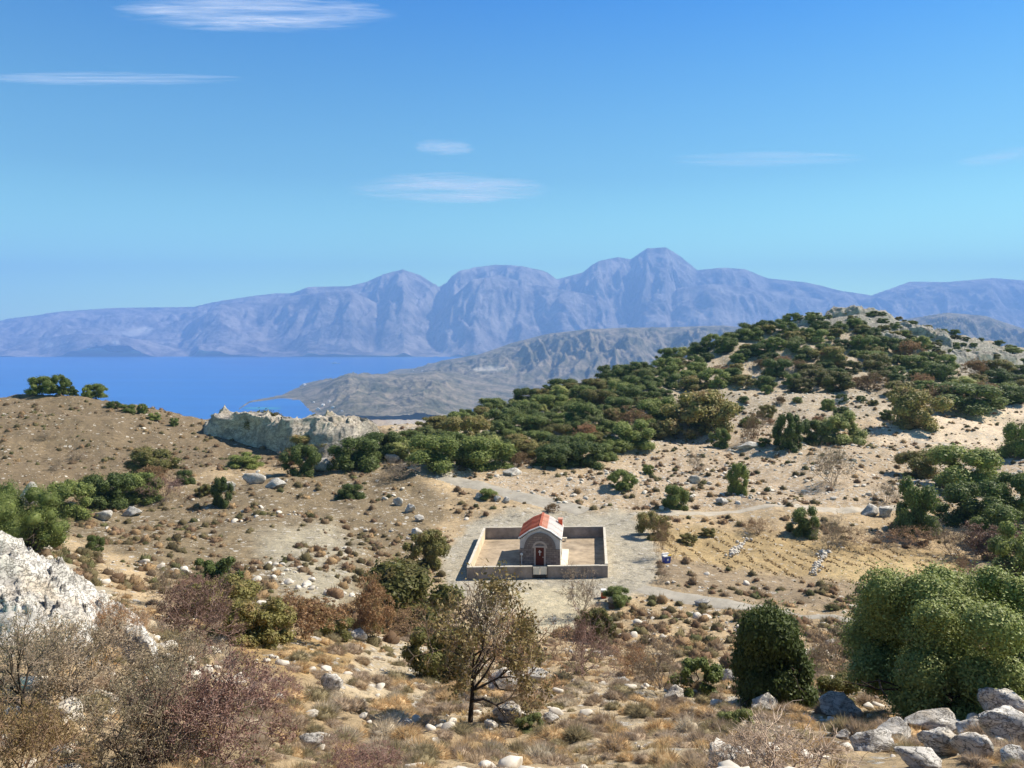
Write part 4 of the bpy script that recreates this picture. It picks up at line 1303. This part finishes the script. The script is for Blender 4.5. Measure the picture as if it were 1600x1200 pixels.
# ------------------------------------------------------------------ near bare trees and thorn shrubs
def bare_tree(px, py, w, h, seed, mt, ml, nleaf, leaf, label, trunk=0.42, lean=(0, 0)):
    p = hit(px, py); k = ppm(p)
    o = bpy.data.objects.new('bare_tree', None); C.objects.link(o); o.location = p; o.rotation_euler = (lean[0], lean[1], 0.4)
    tag(o, label, 'tree')
    S, tips = twigs_np(seed, depth=5, kids=3, trunk=trunk, len0=0.30, r0=0.018, spread=0.9, up=0.5, shrink=0.72)
    big = S[:, 6] > 0.0075
    V, q = prism_segs(S); V2, q2 = prism_segs(S[~big])
    lo, hi = np.percentile(V, 1, axis=0), np.percentile(V, 99, axis=0)
    sc = np.array([1 / (hi[0] - lo[0]), 1 / (hi[1] - lo[1]), 1 / hi[2]]) * np.array([w / k, w / k, h / k])
    V1, q1 = prism_segs(S[big])
    add('trunk', mesh_np('trunk', V1 * sc, [q1], False, [M['bark']]), o)
    r = np.random.default_rng(seed)
    c_ = np.concatenate([tips] * nleaf) + r.normal(size=(len(tips) * nleaf, 3)) * 0.03
    keep = fbm3(c_, 3.0, 2, seed) > -0.1
    c_ = c_[keep]
    Vl, ql = leaves_np(c_ * sc, unit(r.normal(size=c_.shape)), leaf, r, 0.5)
    qq = np.concatenate([q2, ql + len(V2)])
    ix = np.zeros(len(qq), int); ix[len(q2):] = 1
    add('crown', mesh_np('crown', np.concatenate([V2 * sc, Vl]), [qq], False, [mt, ml], ix), o)
    return o
bare_tree(734, 1128, 180, 225, 33, M['tw_grey'], M['lf_tree'], 12, 0.055, 'rusty leaved tree with a dark trunk standing before the courtyard', 0.34)
bare_tree(814, 1100, 150, 150, 41, M['tw_brown'], M['lf_brown'], 5, 0.036, 'smaller bare tree with thin trunk and reddish twigs beside the tall one', 0.34)
bare_tree(40, 1150, 150, 190, 52, M['tw_grey'], M['lf_grey'], 1, 0.022, 'grey bare tree in front of the white outcrop at the left', 0.40)

def thorn(kind, px, py, w, h, seed, label, stems=17, depth=4, leaf=0.015, nleaf=7):
    mt, ml = {'grey': ('tw_grey', 'lf_grey'), 'purple': ('tw_purple', 'lf_purple'), 'brown': ('tw_brown', 'lf_brown'), 'pale': ('tw_pale', 'tw_pale')}[kind]
    me = twig_mesh('twigs', seed, M[mt], M[ml], nleaf, leaf, stems=stems, depth=depth, kids=3, r0=0.012, rs=0.72, base=0.12, wig=0.34)
    return plant(kind, px, py, w, h, label, me=me)
thorn('grey', 110, 1095, 230, 130, 61, 'wide grey brown thorn shrub below the white outcrop')
thorn('brown', 175, 1000, 110, 60, 62, 'reddish brown shrub growing on the white outcrop')
thorn('purple', 300, 1010, 150, 100, 63, 'purple red thorn shrub at the lower end of the outcrop')
thorn('purple', 345, 1205, 250, 175, 64, 'largest purple thorn shrub at the bottom edge')
thorn('grey', 195, 1215, 210, 160, 65, 'grey shrub left of the largest purple thorn shrub')
thorn('brown', 45, 1225, 170, 150, 66, 'brown shrub in the bottom left corner')
thorn('grey', 250, 1105, 150, 110, 67, 'grey thorn shrub above the largest purple one')
thorn('purple', 420, 1110, 110, 60, 68, 'small purple shrub among dry cushions', 14, 4)
thorn('purple', 560, 1222, 130, 60, 69, 'low purple shrub cut by the bottom edge', 14, 4)
thorn('pale', 1225, 1218, 200, 92, 70, 'tangle of pale dead branches at the bottom edge beside boulders', 30, 3, 0.01, 0)
thorn('pale', 1130, 1215, 80, 46, 71, 'smaller heap of pale dead twigs by a white rock', 16, 3, 0.01, 0)
thorn('purple', 300, 935, 70, 40, 72, 'small red thorn shrub on the outcrop tip', 12, 4)

# ------------------------------------------------------------------ rocks
def rock_np(seed, sub=3, cuts=24, rough=0.20, ledge=0.0):
    r = np.random.default_rng(seed)
    v, f = ico(sub)
    p = v.copy()
    for _ in range(cuts):
        n = unit(r.normal(size=3)); hgt = r.uniform(0.38, 0.80)
        ex_ = np.maximum(0, p @ n - hgt)
        p = p - ex_[:, None] * n * 0.92
    p = p * (1 + rough * fbm3(p, 2.2, 4, seed))[:, None]
    p = p + (rough * 0.35 * fbm3(p, 7.0, 3, seed + 7))[:, None] * v
    a, b = p.min(0), p.max(0)
    return (p - (a + b) / 2) / (b - a), f
ROCK = {}
def rock_me(i, sub, mat):
    if (i, sub, mat) not in ROCK:
        p, f = rock_np(500 + i, sub)
        ROCK[(i, sub, mat)] = mesh_np('rock', p, [f], False, [M[mat]])
    return ROCK[(i, sub, mat)]
def rock(px, py, w, h, label, i=None, sub=4, mat='rock', name='boulder', cat='rock', rot=None, group=None, depth=0.8):
    """py: lowest visible row of the rock"""
    p = hit(px, py); k = ppm(p)
    i = int(vr.integers(0, 8)) if i is None else i
    rot = rot or (float(vr.uniform(-0.25, 0.25)), float(vr.uniform(-0.25, 0.25)), float(vr.uniform(-0.5, 0.5)))
    H = h / k * 1.45
    o = add(name, rock_me(i, sub, mat), None, (p.x, p.y + 0.25 * w / k * depth, p.z + H * 0.24), rot, (w / k * 1.14, w / k * depth, H))
    return tag(o, label, cat, group)
R = [
 (1478, 1121, 48, 30, 'pointed white boulder standing behind the boulder pile'), (1400, 1160, 52, 34, 'blocky white boulder at the left of the pile'),
 (1462, 1154, 80, 34, 'long white boulder in the middle of the pile'), (1572, 1126, 66, 46, 'tall white boulder at the top right of the pile'),
 (1580, 1162, 76, 50, 'rough grey boulder under the tall white one'), (1472, 1180, 52, 38, 'white boulder resting below the long one'),
 (1524, 1188, 52, 38, 'flat pale boulder low in the pile'), (1532, 1154, 50, 24, 'slanting slab of white rock in the pile'),
 (1316, 1122, 58, 32, 'pale slanting rock by the shaded foot of the largest bush'), (1320, 1156, 24, 14, 'small white rock in dry grass left of the pile'),
 (1370, 1174, 62, 26, 'low flat white rock along the front of the pile'), (1130, 1202, 46, 38, 'round white rock at the bottom edge beside dead branches'),
 (1590, 1200, 40, 30, 'bluish grey rock in the bottom right corner'), (1440, 1200, 60, 22, 'half buried pale rock under the pile'),
 (486, 1172, 36, 24, 'single white rock among dry cushions'), (516, 1082, 32, 26, 'white rock on the straw slope'), (630, 1136, 24, 10, 'flat white stone near the tall bare tree'),
 (1196, 1112, 42, 24, 'grey white rock at the foot of the narrow bush'), (1054, 1094, 28, 20, 'grey rock beside the small bright bush'), (1140, 1068, 28, 20, 'white rock between the bright bush and the narrow bush'),
 (972, 1074, 22, 14, 'little white rock beside the purple shrub'), (790, 1082, 50, 32, 'pale rock between the two bare trees'), (835, 1070, 40, 24, 'pale rock behind the thin bare tree'),
 (792, 1128, 40, 26, 'white stone at the foot of the thin bare tree'), (860, 1130, 26, 14, 'white stone beside the little green tuft'),
 (560, 1000, 24, 16, 'white rock under the orange brown bush'), (960, 945, 18, 14, 'white stone beside the red marker post'), (1100, 946, 24, 8, 'grey white rocks at the edge of the pale track'),
 (40, 790, 30, 34, 'white rock above the green bush at the left edge'), (70, 796, 12, 12, 'small white stone beside that rock at the gully start'), (205, 806, 28, 13, 'white rock below the dark gully bushes'), (160, 812, 24, 13, 'pale broken rock in the slope under the gully'),
 (232, 765, 16, 10, 'white stone between gully bush and thorn shrub'), (395, 756, 32, 16, 'white rock below the low green bush by the cliff'), (430, 763, 28, 15, 'slanting grey rock under the cliff'), (505, 736, 30, 18, 'grey rock between two dark bushes below the cliff'), (540, 718, 24, 16, 'white rock under the cliff oak'), (350, 770, 30, 16, 'white stone above the narrow dark bush'),
 (640, 800, 18, 12, 'white rock group upper stone on the brown slope'), (655, 815, 14, 10, 'white stone below the rock group'), (652, 836, 18, 10, 'lower white stone toward the courtyard'), (622, 790, 14, 12, 'white stone at the left of the rock group'),
 (776, 784, 14, 9, 'white stone at the end of the line by the road'), (790, 785, 12, 8, 'last white stone in the line by the road'), (748, 779, 12, 9, 'first white stone in the line by the road'), (694, 738, 18, 14, 'white rock at the road side under the oaks'), (800, 742, 26, 10, 'white rock under the oak edge'), (612, 722, 22, 12, 'white rock left of the upper road'),
 (1360, 806, 26, 16, 'large white rock beneath the track'), (1385, 808, 24, 16, 'white rock beside the upright dark bush'), (1245, 818, 16, 10, 'white stone left of the dark bush below the track'), (1130, 788, 18, 10, 'pale stone on the terrace over the track'), (1085, 755, 16, 12, 'white stone under the twig shrub'), (1170, 700, 28, 9, 'pale slab beside the brown twig shrub'),
 (1320, 630, 24, 9, 'grey white rock in the wooded hill clearing'), (1190, 600, 30, 9, 'pale ledge above the clearing'), (1060, 600, 24, 12, 'white ledge left of the hill'), (810, 660, 24, 12, 'white rock showing between oaks behind the chapel'), (840, 655, 28, 10, 'long white rock showing between slope oaks'), (715, 690, 28, 9, 'flat white rock showing low in the slope oaks'), (955, 690, 22, 9, 'white rock at the right end of the slope oaks'),
 (1020, 655, 40, 9, 'flat pale ledge under the olive oak'),
]
for q in R:
    rock(*q[:4], q[4], sub=4 if q[1] > 990 else 3)
# outcrops: bedrock breaking out of the slope along a line
def outcrop(name, pts, half, height, label, cat, mat, seed, front=0.35, ns=90, nt_=60, fine=0.5, strata=0.0, rag=1.0):
    """pts: (column, row, height factor) along the crest; half: half width in depth"""
    P = np.array([tuple(hit(a, b))[:2] + (h,) for a, b, h in pts])
    t = np.linspace(0, len(P) - 1, ns)
    x, y, hf = [np.interp(t, np.arange(len(P)), P[:, i]) for i in range(3)]
    x, y = blur(x, 3, 0), blur(y, 3, 0)
    w = np.linspace(-1, 1, nt_)
    end = np.clip(np.minimum(np.linspace(0, 1, ns), np.linspace(1, 0, ns)) * 9, 0, 1) ** 0.5
    L = np.hypot(x, y)
    X = x[:, None] + (x / L)[:, None] * w * half; Y = y[:, None] + (y / L)[:, None] * w * half
    prof = sstep(-1, -1 + front, w) * (1 - sstep(0.25, 1, w))
    sc = height
    n1 = fbm2(X / (1.6 * sc), Y / (1.6 * sc), 4, seed, True); n2 = fbm2(X / (0.5 * sc), Y / (0.5 * sc), 4, seed + 5, True)
    H = height * hf[:, None] * end[:, None] * prof[None] * (1 - 0.25 * rag + rag * (0.5 * n1 + 0.25 * n2))
    if strata:
        H = H - strata * np.abs(np.modf(H / strata * 0.5 + 5 + 0.6 * n1)[0] - 0.5) * prof[None]
    Zz = gz(X, Y) + H - 0.12 * sc * (1 - prof)[None]
    p = np.stack([X, Y, Zz], -1).reshape(-1, 3)
    amp_ = (fine * 0.28 * sc * (prof[None] * end[:, None])).reshape(-1)
    p[:, 0] += amp_ * fbm3(p, 0.9 / sc, 4, seed + 1); p[:, 1] += amp_ * fbm3(p, 0.9 / sc, 4, seed + 2)
    ii = np.arange(ns * nt_).reshape(ns, nt_)
    q = np.stack([ii[:-1, :-1], ii[1:, :-1], ii[1:, 1:], ii[:-1, 1:]], -1).reshape(-1, 4)
    tri = np.concatenate([q[:, [0, 1, 2]], q[:, [0, 2, 3]]])
    return tag(add(name, mesh_np(name, p, [tri], False, [M[mat]])), label, cat)
outcrop('rock_outcrop', [(-160, 800, 1), (-60, 815, 1.1), (20, 855, 1.0), (80, 895, 0.75), (130, 930, 0.55), (165, 965, 0.4)], 4.0, 0.85, 'big white limestone outcrop sloping down from the left edge', 'outcrop', 'rock', 3, 0.5, 150, 80, 0.6, 0.35)
outcrop('rock_outcrop', [(150, 950, 0.8), (190, 985, 1), (225, 1020, 0.9), (255, 1060, 0.5)], 1.5, 0.55, 'lower white rib of the outcrop between the thorn shrubs', 'outcrop', 'rock', 7, 0.5, 100, 60, 0.6, 0.2)
outcrop('rock_outcrop', [(-120, 880, 0.8), (-30, 900, 1), (50, 930, 1), (110, 950, 0.9), (150, 985, 0.5)], 3.4, 0.65, 'bare white slab in the middle of the big outcrop', 'outcrop', 'rock', 17, 0.6, 150, 80, 0.6, 0.3)
outcrop('rock_outcrop', [(-60, 930, 0.7), (10, 960, 1), (70, 985, 0.6)], 1.2, 0.5, 'broken white ledge under the big outcrop at the left edge', 'outcrop', 'rock', 9, 0.5, 80, 50, 0.6, 0.2)
outcrop('cliff', [(318, 668, .35), (345, 674, .7), (380, 686, .9), (420, 698, 1.0), (460, 704, 1.0), (500, 705, 1.05), (545, 703, 1.15), (578, 698, 1.0), (602, 688, .4)], 8.5, 6.3, 'broad pale fractured cliff beside the saddle above the sea', 'cliff', 'rock_cliff', 11, 0.5, 300, 110, 1.3, 1.0, 0.7)
for (pp, hw, hh, sd, lb) in [([(1255, 494, .5), (1300, 480, 1), (1345, 482, 1), (1400, 500, .6)], 7, 3.4, 21, 'rocky crown of the right hill'), ([(1400, 510, .6), (1440, 522, 1), (1490, 538, .7)], 6, 3.2, 23, 'pale crag on the right shoulder of the hill'),
                             ([(1195, 506, .6), (1230, 498, 1), (1265, 496, .6)], 5, 2.4, 25, 'pale crag on the left shoulder of the hill'), ([(1470, 560, .6), (1530, 562, 1), (1600, 572, .8)], 6, 2.8, 27, 'pale crag low on the right ridge'),
                             ([(1345, 520, .6), (1390, 530, 1), (1430, 545, .6)], 5, 2.6, 29, 'pale rock face just under the summit')]:
    outcrop('crag', pp, hw, hh, lb, 'crag', 'rock_grey', sd, 0.5, 90, 50, 1.0)
# stone rows crossing the straw field
def stone_row(pts, label, seed, n=60):
    r = np.random.default_rng(seed)
    v, f = ico(1)
    A, Bp = hit(*pts[0]), hit(*pts[1])
    vs, fs, off = [], [], 0
    for i in range(n):
        p = A.lerp(Bp, r.uniform()) + Vector((r.normal() * 0.28, r.normal() * 0.3, 0))
        s = r.uniform(0.12, 0.30)
        w = v * s * r.uniform(0.7, 1.2, 3) * (1 + 0.2 * r.normal(size=(len(v), 1))) + np.array([p.x, p.y, float(gz(p.x, p.y)) + 0.08 + r.uniform(0, 0.2)])
        vs.append(w); fs.append(f + off); off += len(v)
    tag(add('dry_stone_wall', mesh_np('dry_stone_wall', np.concatenate(vs), [np.concatenate(fs)], False, [M['stone']])), label, 'stone row')
stone_row([(1165, 843), (1140, 872)], 'low tumbled stone row crossing the straw field nearer the courtyard', 1)
stone_row([(1292, 862), (1270, 898)], 'low tumbled stone row below the grey round shrub in the field', 2)

# ------------------------------------------------------------------ ground cover that nobody could count
def sample_ground(n, d0, d1, seed, pw=1.0):
    """points on the terrain inside the view, thinning with distance"""
    r = np.random.default_rng(seed)
    u = r.uniform(-0.80, 0.80, n)
    d = d0 * (d1 / d0) ** r.uniform(size=n) ** pw
    x = u * d
    return x, d, gz(x, d), r

def cover(name, label, protos, x, y, z, s, sz, mats, cols, seed, tilt=0.15):
    r = np.random.default_rng(seed)
    k = r.integers(0, len(protos), len(x))
    Vs, Fs, Cs, off = [], {}, [], 0
    for i, (pv_, pf) in enumerate(protos):
        m = np.nonzero(k == i)[0]
        if not len(m): continue
        a = r.uniform(0, 6.283, len(m))
        ca, sa = np.cos(a)[:, None], np.sin(a)[:, None]
        vx, vy, vz = pv_[None, :, 0], pv_[None, :, 1], pv_[None, :, 2]
        X_ = (vx * ca - vy * sa) * s[m][:, None] + x[m][:, None]
        Y_ = (vx * sa + vy * ca) * s[m][:, None] + y[m][:, None]
        Z_ = vz * sz[m][:, None] + z[m][:, None]
        n_ = len(pv_)
        Vs.append(np.stack([X_, Y_, Z_], -1).reshape(-1, 3))
        ff = (pf[None] + (np.arange(len(m)) * n_)[:, None, None]).reshape(-1, pf.shape[1]) + off
        Fs.setdefault(pf.shape[1], []).append(ff)
        Cs.append(np.repeat(cols[m], n_, axis=0))
        off += n_ * len(m)
    o = add(name, mesh_np(name, np.concatenate(Vs), [np.concatenate(v_) for v_ in Fs.values()], False, mats, None, np.concatenate(Cs)))
    tag(o, label, None, None, 'stuff')
    return o

m_cov, nt, out = new_mat('dry_scrub_stalks')
at = nt.nodes.new('ShaderNodeAttribute'); at.attribute_name = 'Col'
gi = nt.nodes.new('ShaderNodeNewGeometry')
hs = nt.nodes.new('ShaderNodeHueSaturation')
nt.links.new(at.outputs['Color'], hs.inputs['Color'])
nt.links.new(ramp(nt, gi.outputs['Random Per Island'], 0, 1, 0.6, 1.4), hs.inputs['Value'])
p = finish(nt, out, hs.outputs[0], 0.9, None)
tl = nt.nodes.new('ShaderNodeBsdfTranslucent'); nt.links.new(hs.outputs[0], tl.inputs['Color'])
mx = nt.nodes.new('ShaderNodeMixShader'); mx.inputs[0].default_value = 0.4
nt.links.new(p.outputs[0], mx.inputs[1]); nt.links.new(tl.outputs[0], mx.inputs[2]); nt.links.new(mx.outputs[0], out.inputs['Surface'])

def cushion_np(seed, n, thick=0.010, r_in=0.55, sub=2):
    """cushion shrub: stalks radiating from the middle of a low dome"""
    r = np.random.default_rng(seed)
    d = unit(r.normal(size=(n, 3)) * np.array([1, 1, 0.8]) + np.array([0, 0, 0.35]))
    d[:, 2] = np.abs(d[:, 2])
    ln = r.uniform(0.75, 1.08, n)[:, None]
    lump = (1 + 0.22 * fbm3(d, 2.0, 2, seed))[:, None]
    p0 = d * r_in * lump * r.uniform(0.5, 1.0, (n, 1)); p1 = d * ln * lump + r.normal(size=(n, 3)) * 0.07
    p0[:, 2] *= 0.8
    sd = unit(np.cross(d, r.normal(size=(n, 3)))) * thick
    V = np.stack([p0 - sd, p0 + sd, p1], 1).reshape(-1, 3) * 0.5
    V[:, 2] *= 2
    t_ = np.arange(n * 3).reshape(n, 3)
    iv, if_ = ico(sub)
    core = iv * 0.31 * (1 + 0.10 * r.normal(size=(len(iv), 1)) + 0.45 * fbm3(iv, 3.2, 3, seed + 2)[:, None]) * (1 + 0.22 * fbm3(iv, 2.0, 2, seed))[:, None]
    core[:, 2] = np.maximum(core[:, 2] * 2, -0.15)
    return np.concatenate([V, core]), np.concatenate([t_, if_ + len(V)])

CUSH = [cushion_np(900 + i, 1000, 0.019, 0.62, 3) for i in range(6)]
CUSH_S = [cushion_np(930 + i, 90, 0.055, 0.3) for i in range(5)]
PAL = np.array([(0.40, 0.30, 0.20, 1), (0.36, 0.275, 0.20, 1), (0.48, 0.34, 0.19, 1), (0.32, 0.24, 0.17, 1), (0.27, 0.22, 0.13, 1), (0.46, 0.385, 0.29, 1), (0.20, 0.165, 0.085, 1)]) * np.array([1.26, 1.28, 1.26, 1])

PALF = np.array([(0.26, 0.185, 0.11, 1), (0.19, 0.14, 0.09, 1), (0.13, 0.11, 0.06, 1), (0.32, 0.23, 0.13, 1), (0.12, 0.12, 0.055, 1), (0.22, 0.15, 0.095, 1), (0.17, 0.145, 0.075, 1)]) * np.array([1.35, 1.3, 1.25, 1])
def outside_roads(x, y, z):
    px, py = proj(x, y, z)
    ok = np.ones(len(x), bool)
    for poly, mrg in (([(690,932),(690,870),(730,822),(790,795),(985,798),(1015,830),(1030,880),(1015,928),(925,940),(905,985),(800,1000),(735,985)], 0),
                      ([(640,705),(670,695),(690,740),(760,755),(830,775),(930,800),(860,800),(740,765),(650,738),(630,720)], 2),
                      ([(1000,905),(1200,942),(1420,975),(1500,990),(1500,1005),(1330,975),(1180,960),(980,930)], 2),
                      (OUTCROP, 4),
                      ([(975,797),(1400,788),(1450,770),(1470,780),(1400,802),(975,810)], 0)):
        ok &= polydist(px, py, poly) < mrg
    return ok
OUTCROP = [(-400,760),(-60,800),(40,850),(130,905),(180,960),(270,1050),(215,1060),(120,985),(40,985),(-400,960)]
FIELD = [(1020,820),(1160,830),(1330,848),(1510,870),(1500,895),(1440,910),(1330,915),(1180,895),(1040,870)]

x, y, z, r = sample_ground(4200, 7.5, 52, 5, 0.85)
cl = fbm2(x / 3.0, y / 3.0, 3, 71)
m = (cl > -0.25) & outside_roads(x, y, z)
x, y, z = x[m], y[m], z[m]
s = (0.22 + 0.85 * r.uniform(size=len(x)) ** 1.8) * np.clip(0.75 + y / 80, 0.7, 1.2) * np.clip(y / 15, 0.5, 1)
cols = PAL[np.clip((r.integers(0, 7, len(x)) * 0.6 + (cl[m] + 0.6) * 2.2).astype(int), 0, 6)]
cover('dry_cushion_scrub', 'brown cushion scrub covering the near slope', CUSH, x, y, z - 0.03, s, s * r.uniform(0.22, 0.5, len(x)), [m_cov], cols, 3)

x, y, z, r = sample_ground(24000, 40, 280, 6, 0.75)
cl = fbm2(x / 7.0, y / 7.0, 4, 73) + 0.45 * fbm2(x / 1.6, y / 1.6, 2, 74)
px_, py_ = proj(x, y, z)
m = (cl > -0.06 - 0.20 * (px_ > 900)) & outside_roads(x, y, z) & (polydist(px_, py_, FIELD) < -2)
x, y, z = x[m], y[m], z[m]
s = 0.22 + 1.7 * r.uniform(size=len(x)) ** 3
cover('dry_scrub', 'small dry scrub dotted over the brown slopes', CUSH_S, x, y, z - 0.03, s, s * r.uniform(0.35, 0.65, len(x)), [m_cov], PALF[r.integers(0, 7, len(x))], 4)

def tuft_np(seed, n, wid):
    r = np.random.default_rng(seed)
    a, l = r.uniform(0, 6.283, n), r.uniform(0.2, 0.75, n)
    b = np.stack([np.cos(a), np.sin(a), 0 * a], -1) * r.uniform(0, 0.25, (n, 1))
    t_ = b + np.stack([np.cos(a) * l, np.sin(a) * l, r.uniform(0.5, 1.0, n)], -1)
    sd = np.stack([-np.sin(a), np.cos(a), 0 * a], -1) * wid
    return np.stack([b - sd, b + sd, t_], 1).reshape(-1, 3), np.arange(n * 3).reshape(n, 3)
TUFT = [tuft_np(960 + i, 34, 0.045) for i in range(6)]
x, y, z, r = sample_ground(5500, 8.5, 60, 15, 0.8)
m = (fbm2(x / 2.4, y / 2.4, 3, 78) > 0.0) & outside_roads(x, y, z)
x, y, z = x[m], y[m], z[m]
s = r.uniform(0.12, 0.28, len(x))
cover('dry_grass', 'straw coloured dry grass between the cushions', TUFT, x, y, z - 0.02, s, s * r.uniform(0.5, 0.9, len(x)), [m_cov], np.array([(0.46, 0.34, 0.19, 1), (0.38, 0.28, 0.16, 1), (0.50, 0.36, 0.17, 1), (0.30, 0.24, 0.14, 1)])[r.integers(0, 4, len(x))], 16)

# stubble rows and yellow weeds of the straw field
x, y, z, r = sample_ground(60000, 80, 112, 8, 1.0)
px_, py_ = proj(x, y, z)
m = polydist(px_, py_, FIELD) > 0
x, y, z = x[m], y[m], z[m]
ph = (x * 0.97 + y * 0.24 + 0.8 * fbm2(x / 6, y / 6, 2, 15)) / 2.1
keep = (np.abs(ph + 0.12 * fbm2(x / 1.5, y / 1.5, 2, 6) - np.round(ph)) < 0.16) & (fbm2(x / 3.0, y / 3.0, 3, 16) > -0.15)
x, y, z = x[keep], y[keep], z[keep]
s = r.uniform(0.10, 0.30, len(x))
cover('stubble', 'dry stubble rows in the straw field', CUSH_S, x, y, z - 0.02, s, s * 0.9, [m_cov], np.array([(0.44, 0.31, 0.16, 1), (0.36, 0.25, 0.13, 1), (0.52, 0.39, 0.20, 1)])[r.integers(0, 3, len(x))], 9)

# loose stones, one scatter near and one far
v1, f1_ = ico(1)
STN = []
for i in range(6):
    rr = np.random.default_rng(70 + i)
    q_, ff = rock_np(700 + i, 2, 9, 0.12)
    STN.append((q_ * np.array([1, 0.8, 0.6]), ff))
x, y, z, r = sample_ground(3200, 8, 50, 11, 0.85)
m = (fbm2(x / 2.2, y / 2.2, 3, 91) > 0.12) & outside_roads(x, y, z)
x, y, z = x[m], y[m], z[m]
s = 0.08 + 0.45 * r.uniform(size=len(x)) ** 3
cover('loose_stones', 'loose white stones scattered over the near slope', STN, x, y, z + s * 0.10, s, s, [M['stone']], np.ones((len(x), 4)), 12)
x, y, z, r = sample_ground(26000, 45, 345, 12, 0.7)
px_, py_ = proj(x, y, z)
u_i = np.clip(((x / y - U[0]) / (U[1] - U[0])).astype(int), 0, NU - 1); d_i = np.clip(np.interp(y, D, np.arange(len(D))).astype(int), 0, len(D) - 1)
stn = col[u_i, d_i, 3]
con = y / 6.5 + 0.10 * x + 0.55 * fbm2(x / 12, y / 12, 3, 97)
line = (np.abs(con - np.round(con)) < 0.07) & (px_ > 880) & (fbm2(x / 8, y / 8, 2, 98) > -0.1)
m = ((fbm2(x / 6, y / 6, 4, 95) + 1.1 * (stn - 0.55) > 0.10) | line) & outside_roads(x, y, z) & (polydist(px_, py_, FIELD) < 0)
x, y, z = x[m], y[m], z[m]
s = 0.14 + 0.95 * r.uniform(size=len(x)) ** 4.5
cover('loose_stones', 'pale stones strewn over the terraces and slopes', STN, x, y, z + s * 0.10, s, s, [M['stone']], np.ones((len(x), 4)), 13)

# ------------------------------------------------------------------ far shore: houses and a boat
hr_ = np.random.default_rng(31)
def land_hit(px, py, z):
    u, s = slopes(px, py); d = z / s
    return float(u * d), float(d)
m_house = simple_mat('white_house_wall', (0.78, 0.75, 0.70), 0.05, 0.1)
bmh = MB().box(-0.5, 0.5, -0.4, 0.4, 0, 0.62).prism([(-0.52, 0.62), (0.52, 0.62), (0.0, 0.95)], -0.42, 0.42)
hproto = bmh.build('house', m_house)
dg = None
hills = bpy.data.objects['coastal_hills']
bpy.context.view_layer.update()
spots = [(470, 640), (484, 636), (497, 641), (505, 634), (455, 637), (520, 638), (535, 643), (447, 633), (476, 602), (435, 607), (645, 580), (660, 580), (552, 583), (610, 656), (628, 654), (645, 651), (655, 655), (600, 655), (515, 628), (490, 629)]
used_h = False
for i, (hx, hy) in enumerate(spots):
    u, s = slopes(hx, hy)
    dirv = Vector((float(u), 1.0, float(s))).normalized()
    ok, loc, nrm, fi = hills.ray_cast(dirv * 3000.0, dirv)
    if not ok or loc.z < SEA + 3:
        continue
    o = hproto if not used_h else hproto.copy()
    if used_h: C.objects.link(o)
    used_h = True
    sz_ = float(hr_.uniform(9, 17))
    o.location = (loc.x, loc.y, loc.z - 2); o.scale = (sz_ * 1.3, sz_, sz_); o.rotation_euler = (0, 0, float(hr_.uniform(0, 3)))
    tag(o, 'tiny white house of the villages on the distant coast', 'house', 'white houses on the distant coast')
bx_, by_ = land_hit(525, 568.5, SEA)
t = bpy.data.objects.new('boat', None); C.objects.link(t); t.location = (bx_, by_, SEA + 0.5); t.rotation_euler = (0, 0, 0.15)
tag(t, 'white boat crossing the bay below the mountains', 'boat')
MB().prism([(-50, 0), (44, 0), (58, 9), (-52, 9)], -8, 8).build('hull', m_white, t)
MB().box(-40, 10, -6, 6, 9.1, 20).box(-30, -5, -5, 5, 20.1, 26).build('cabin', m_white, t)
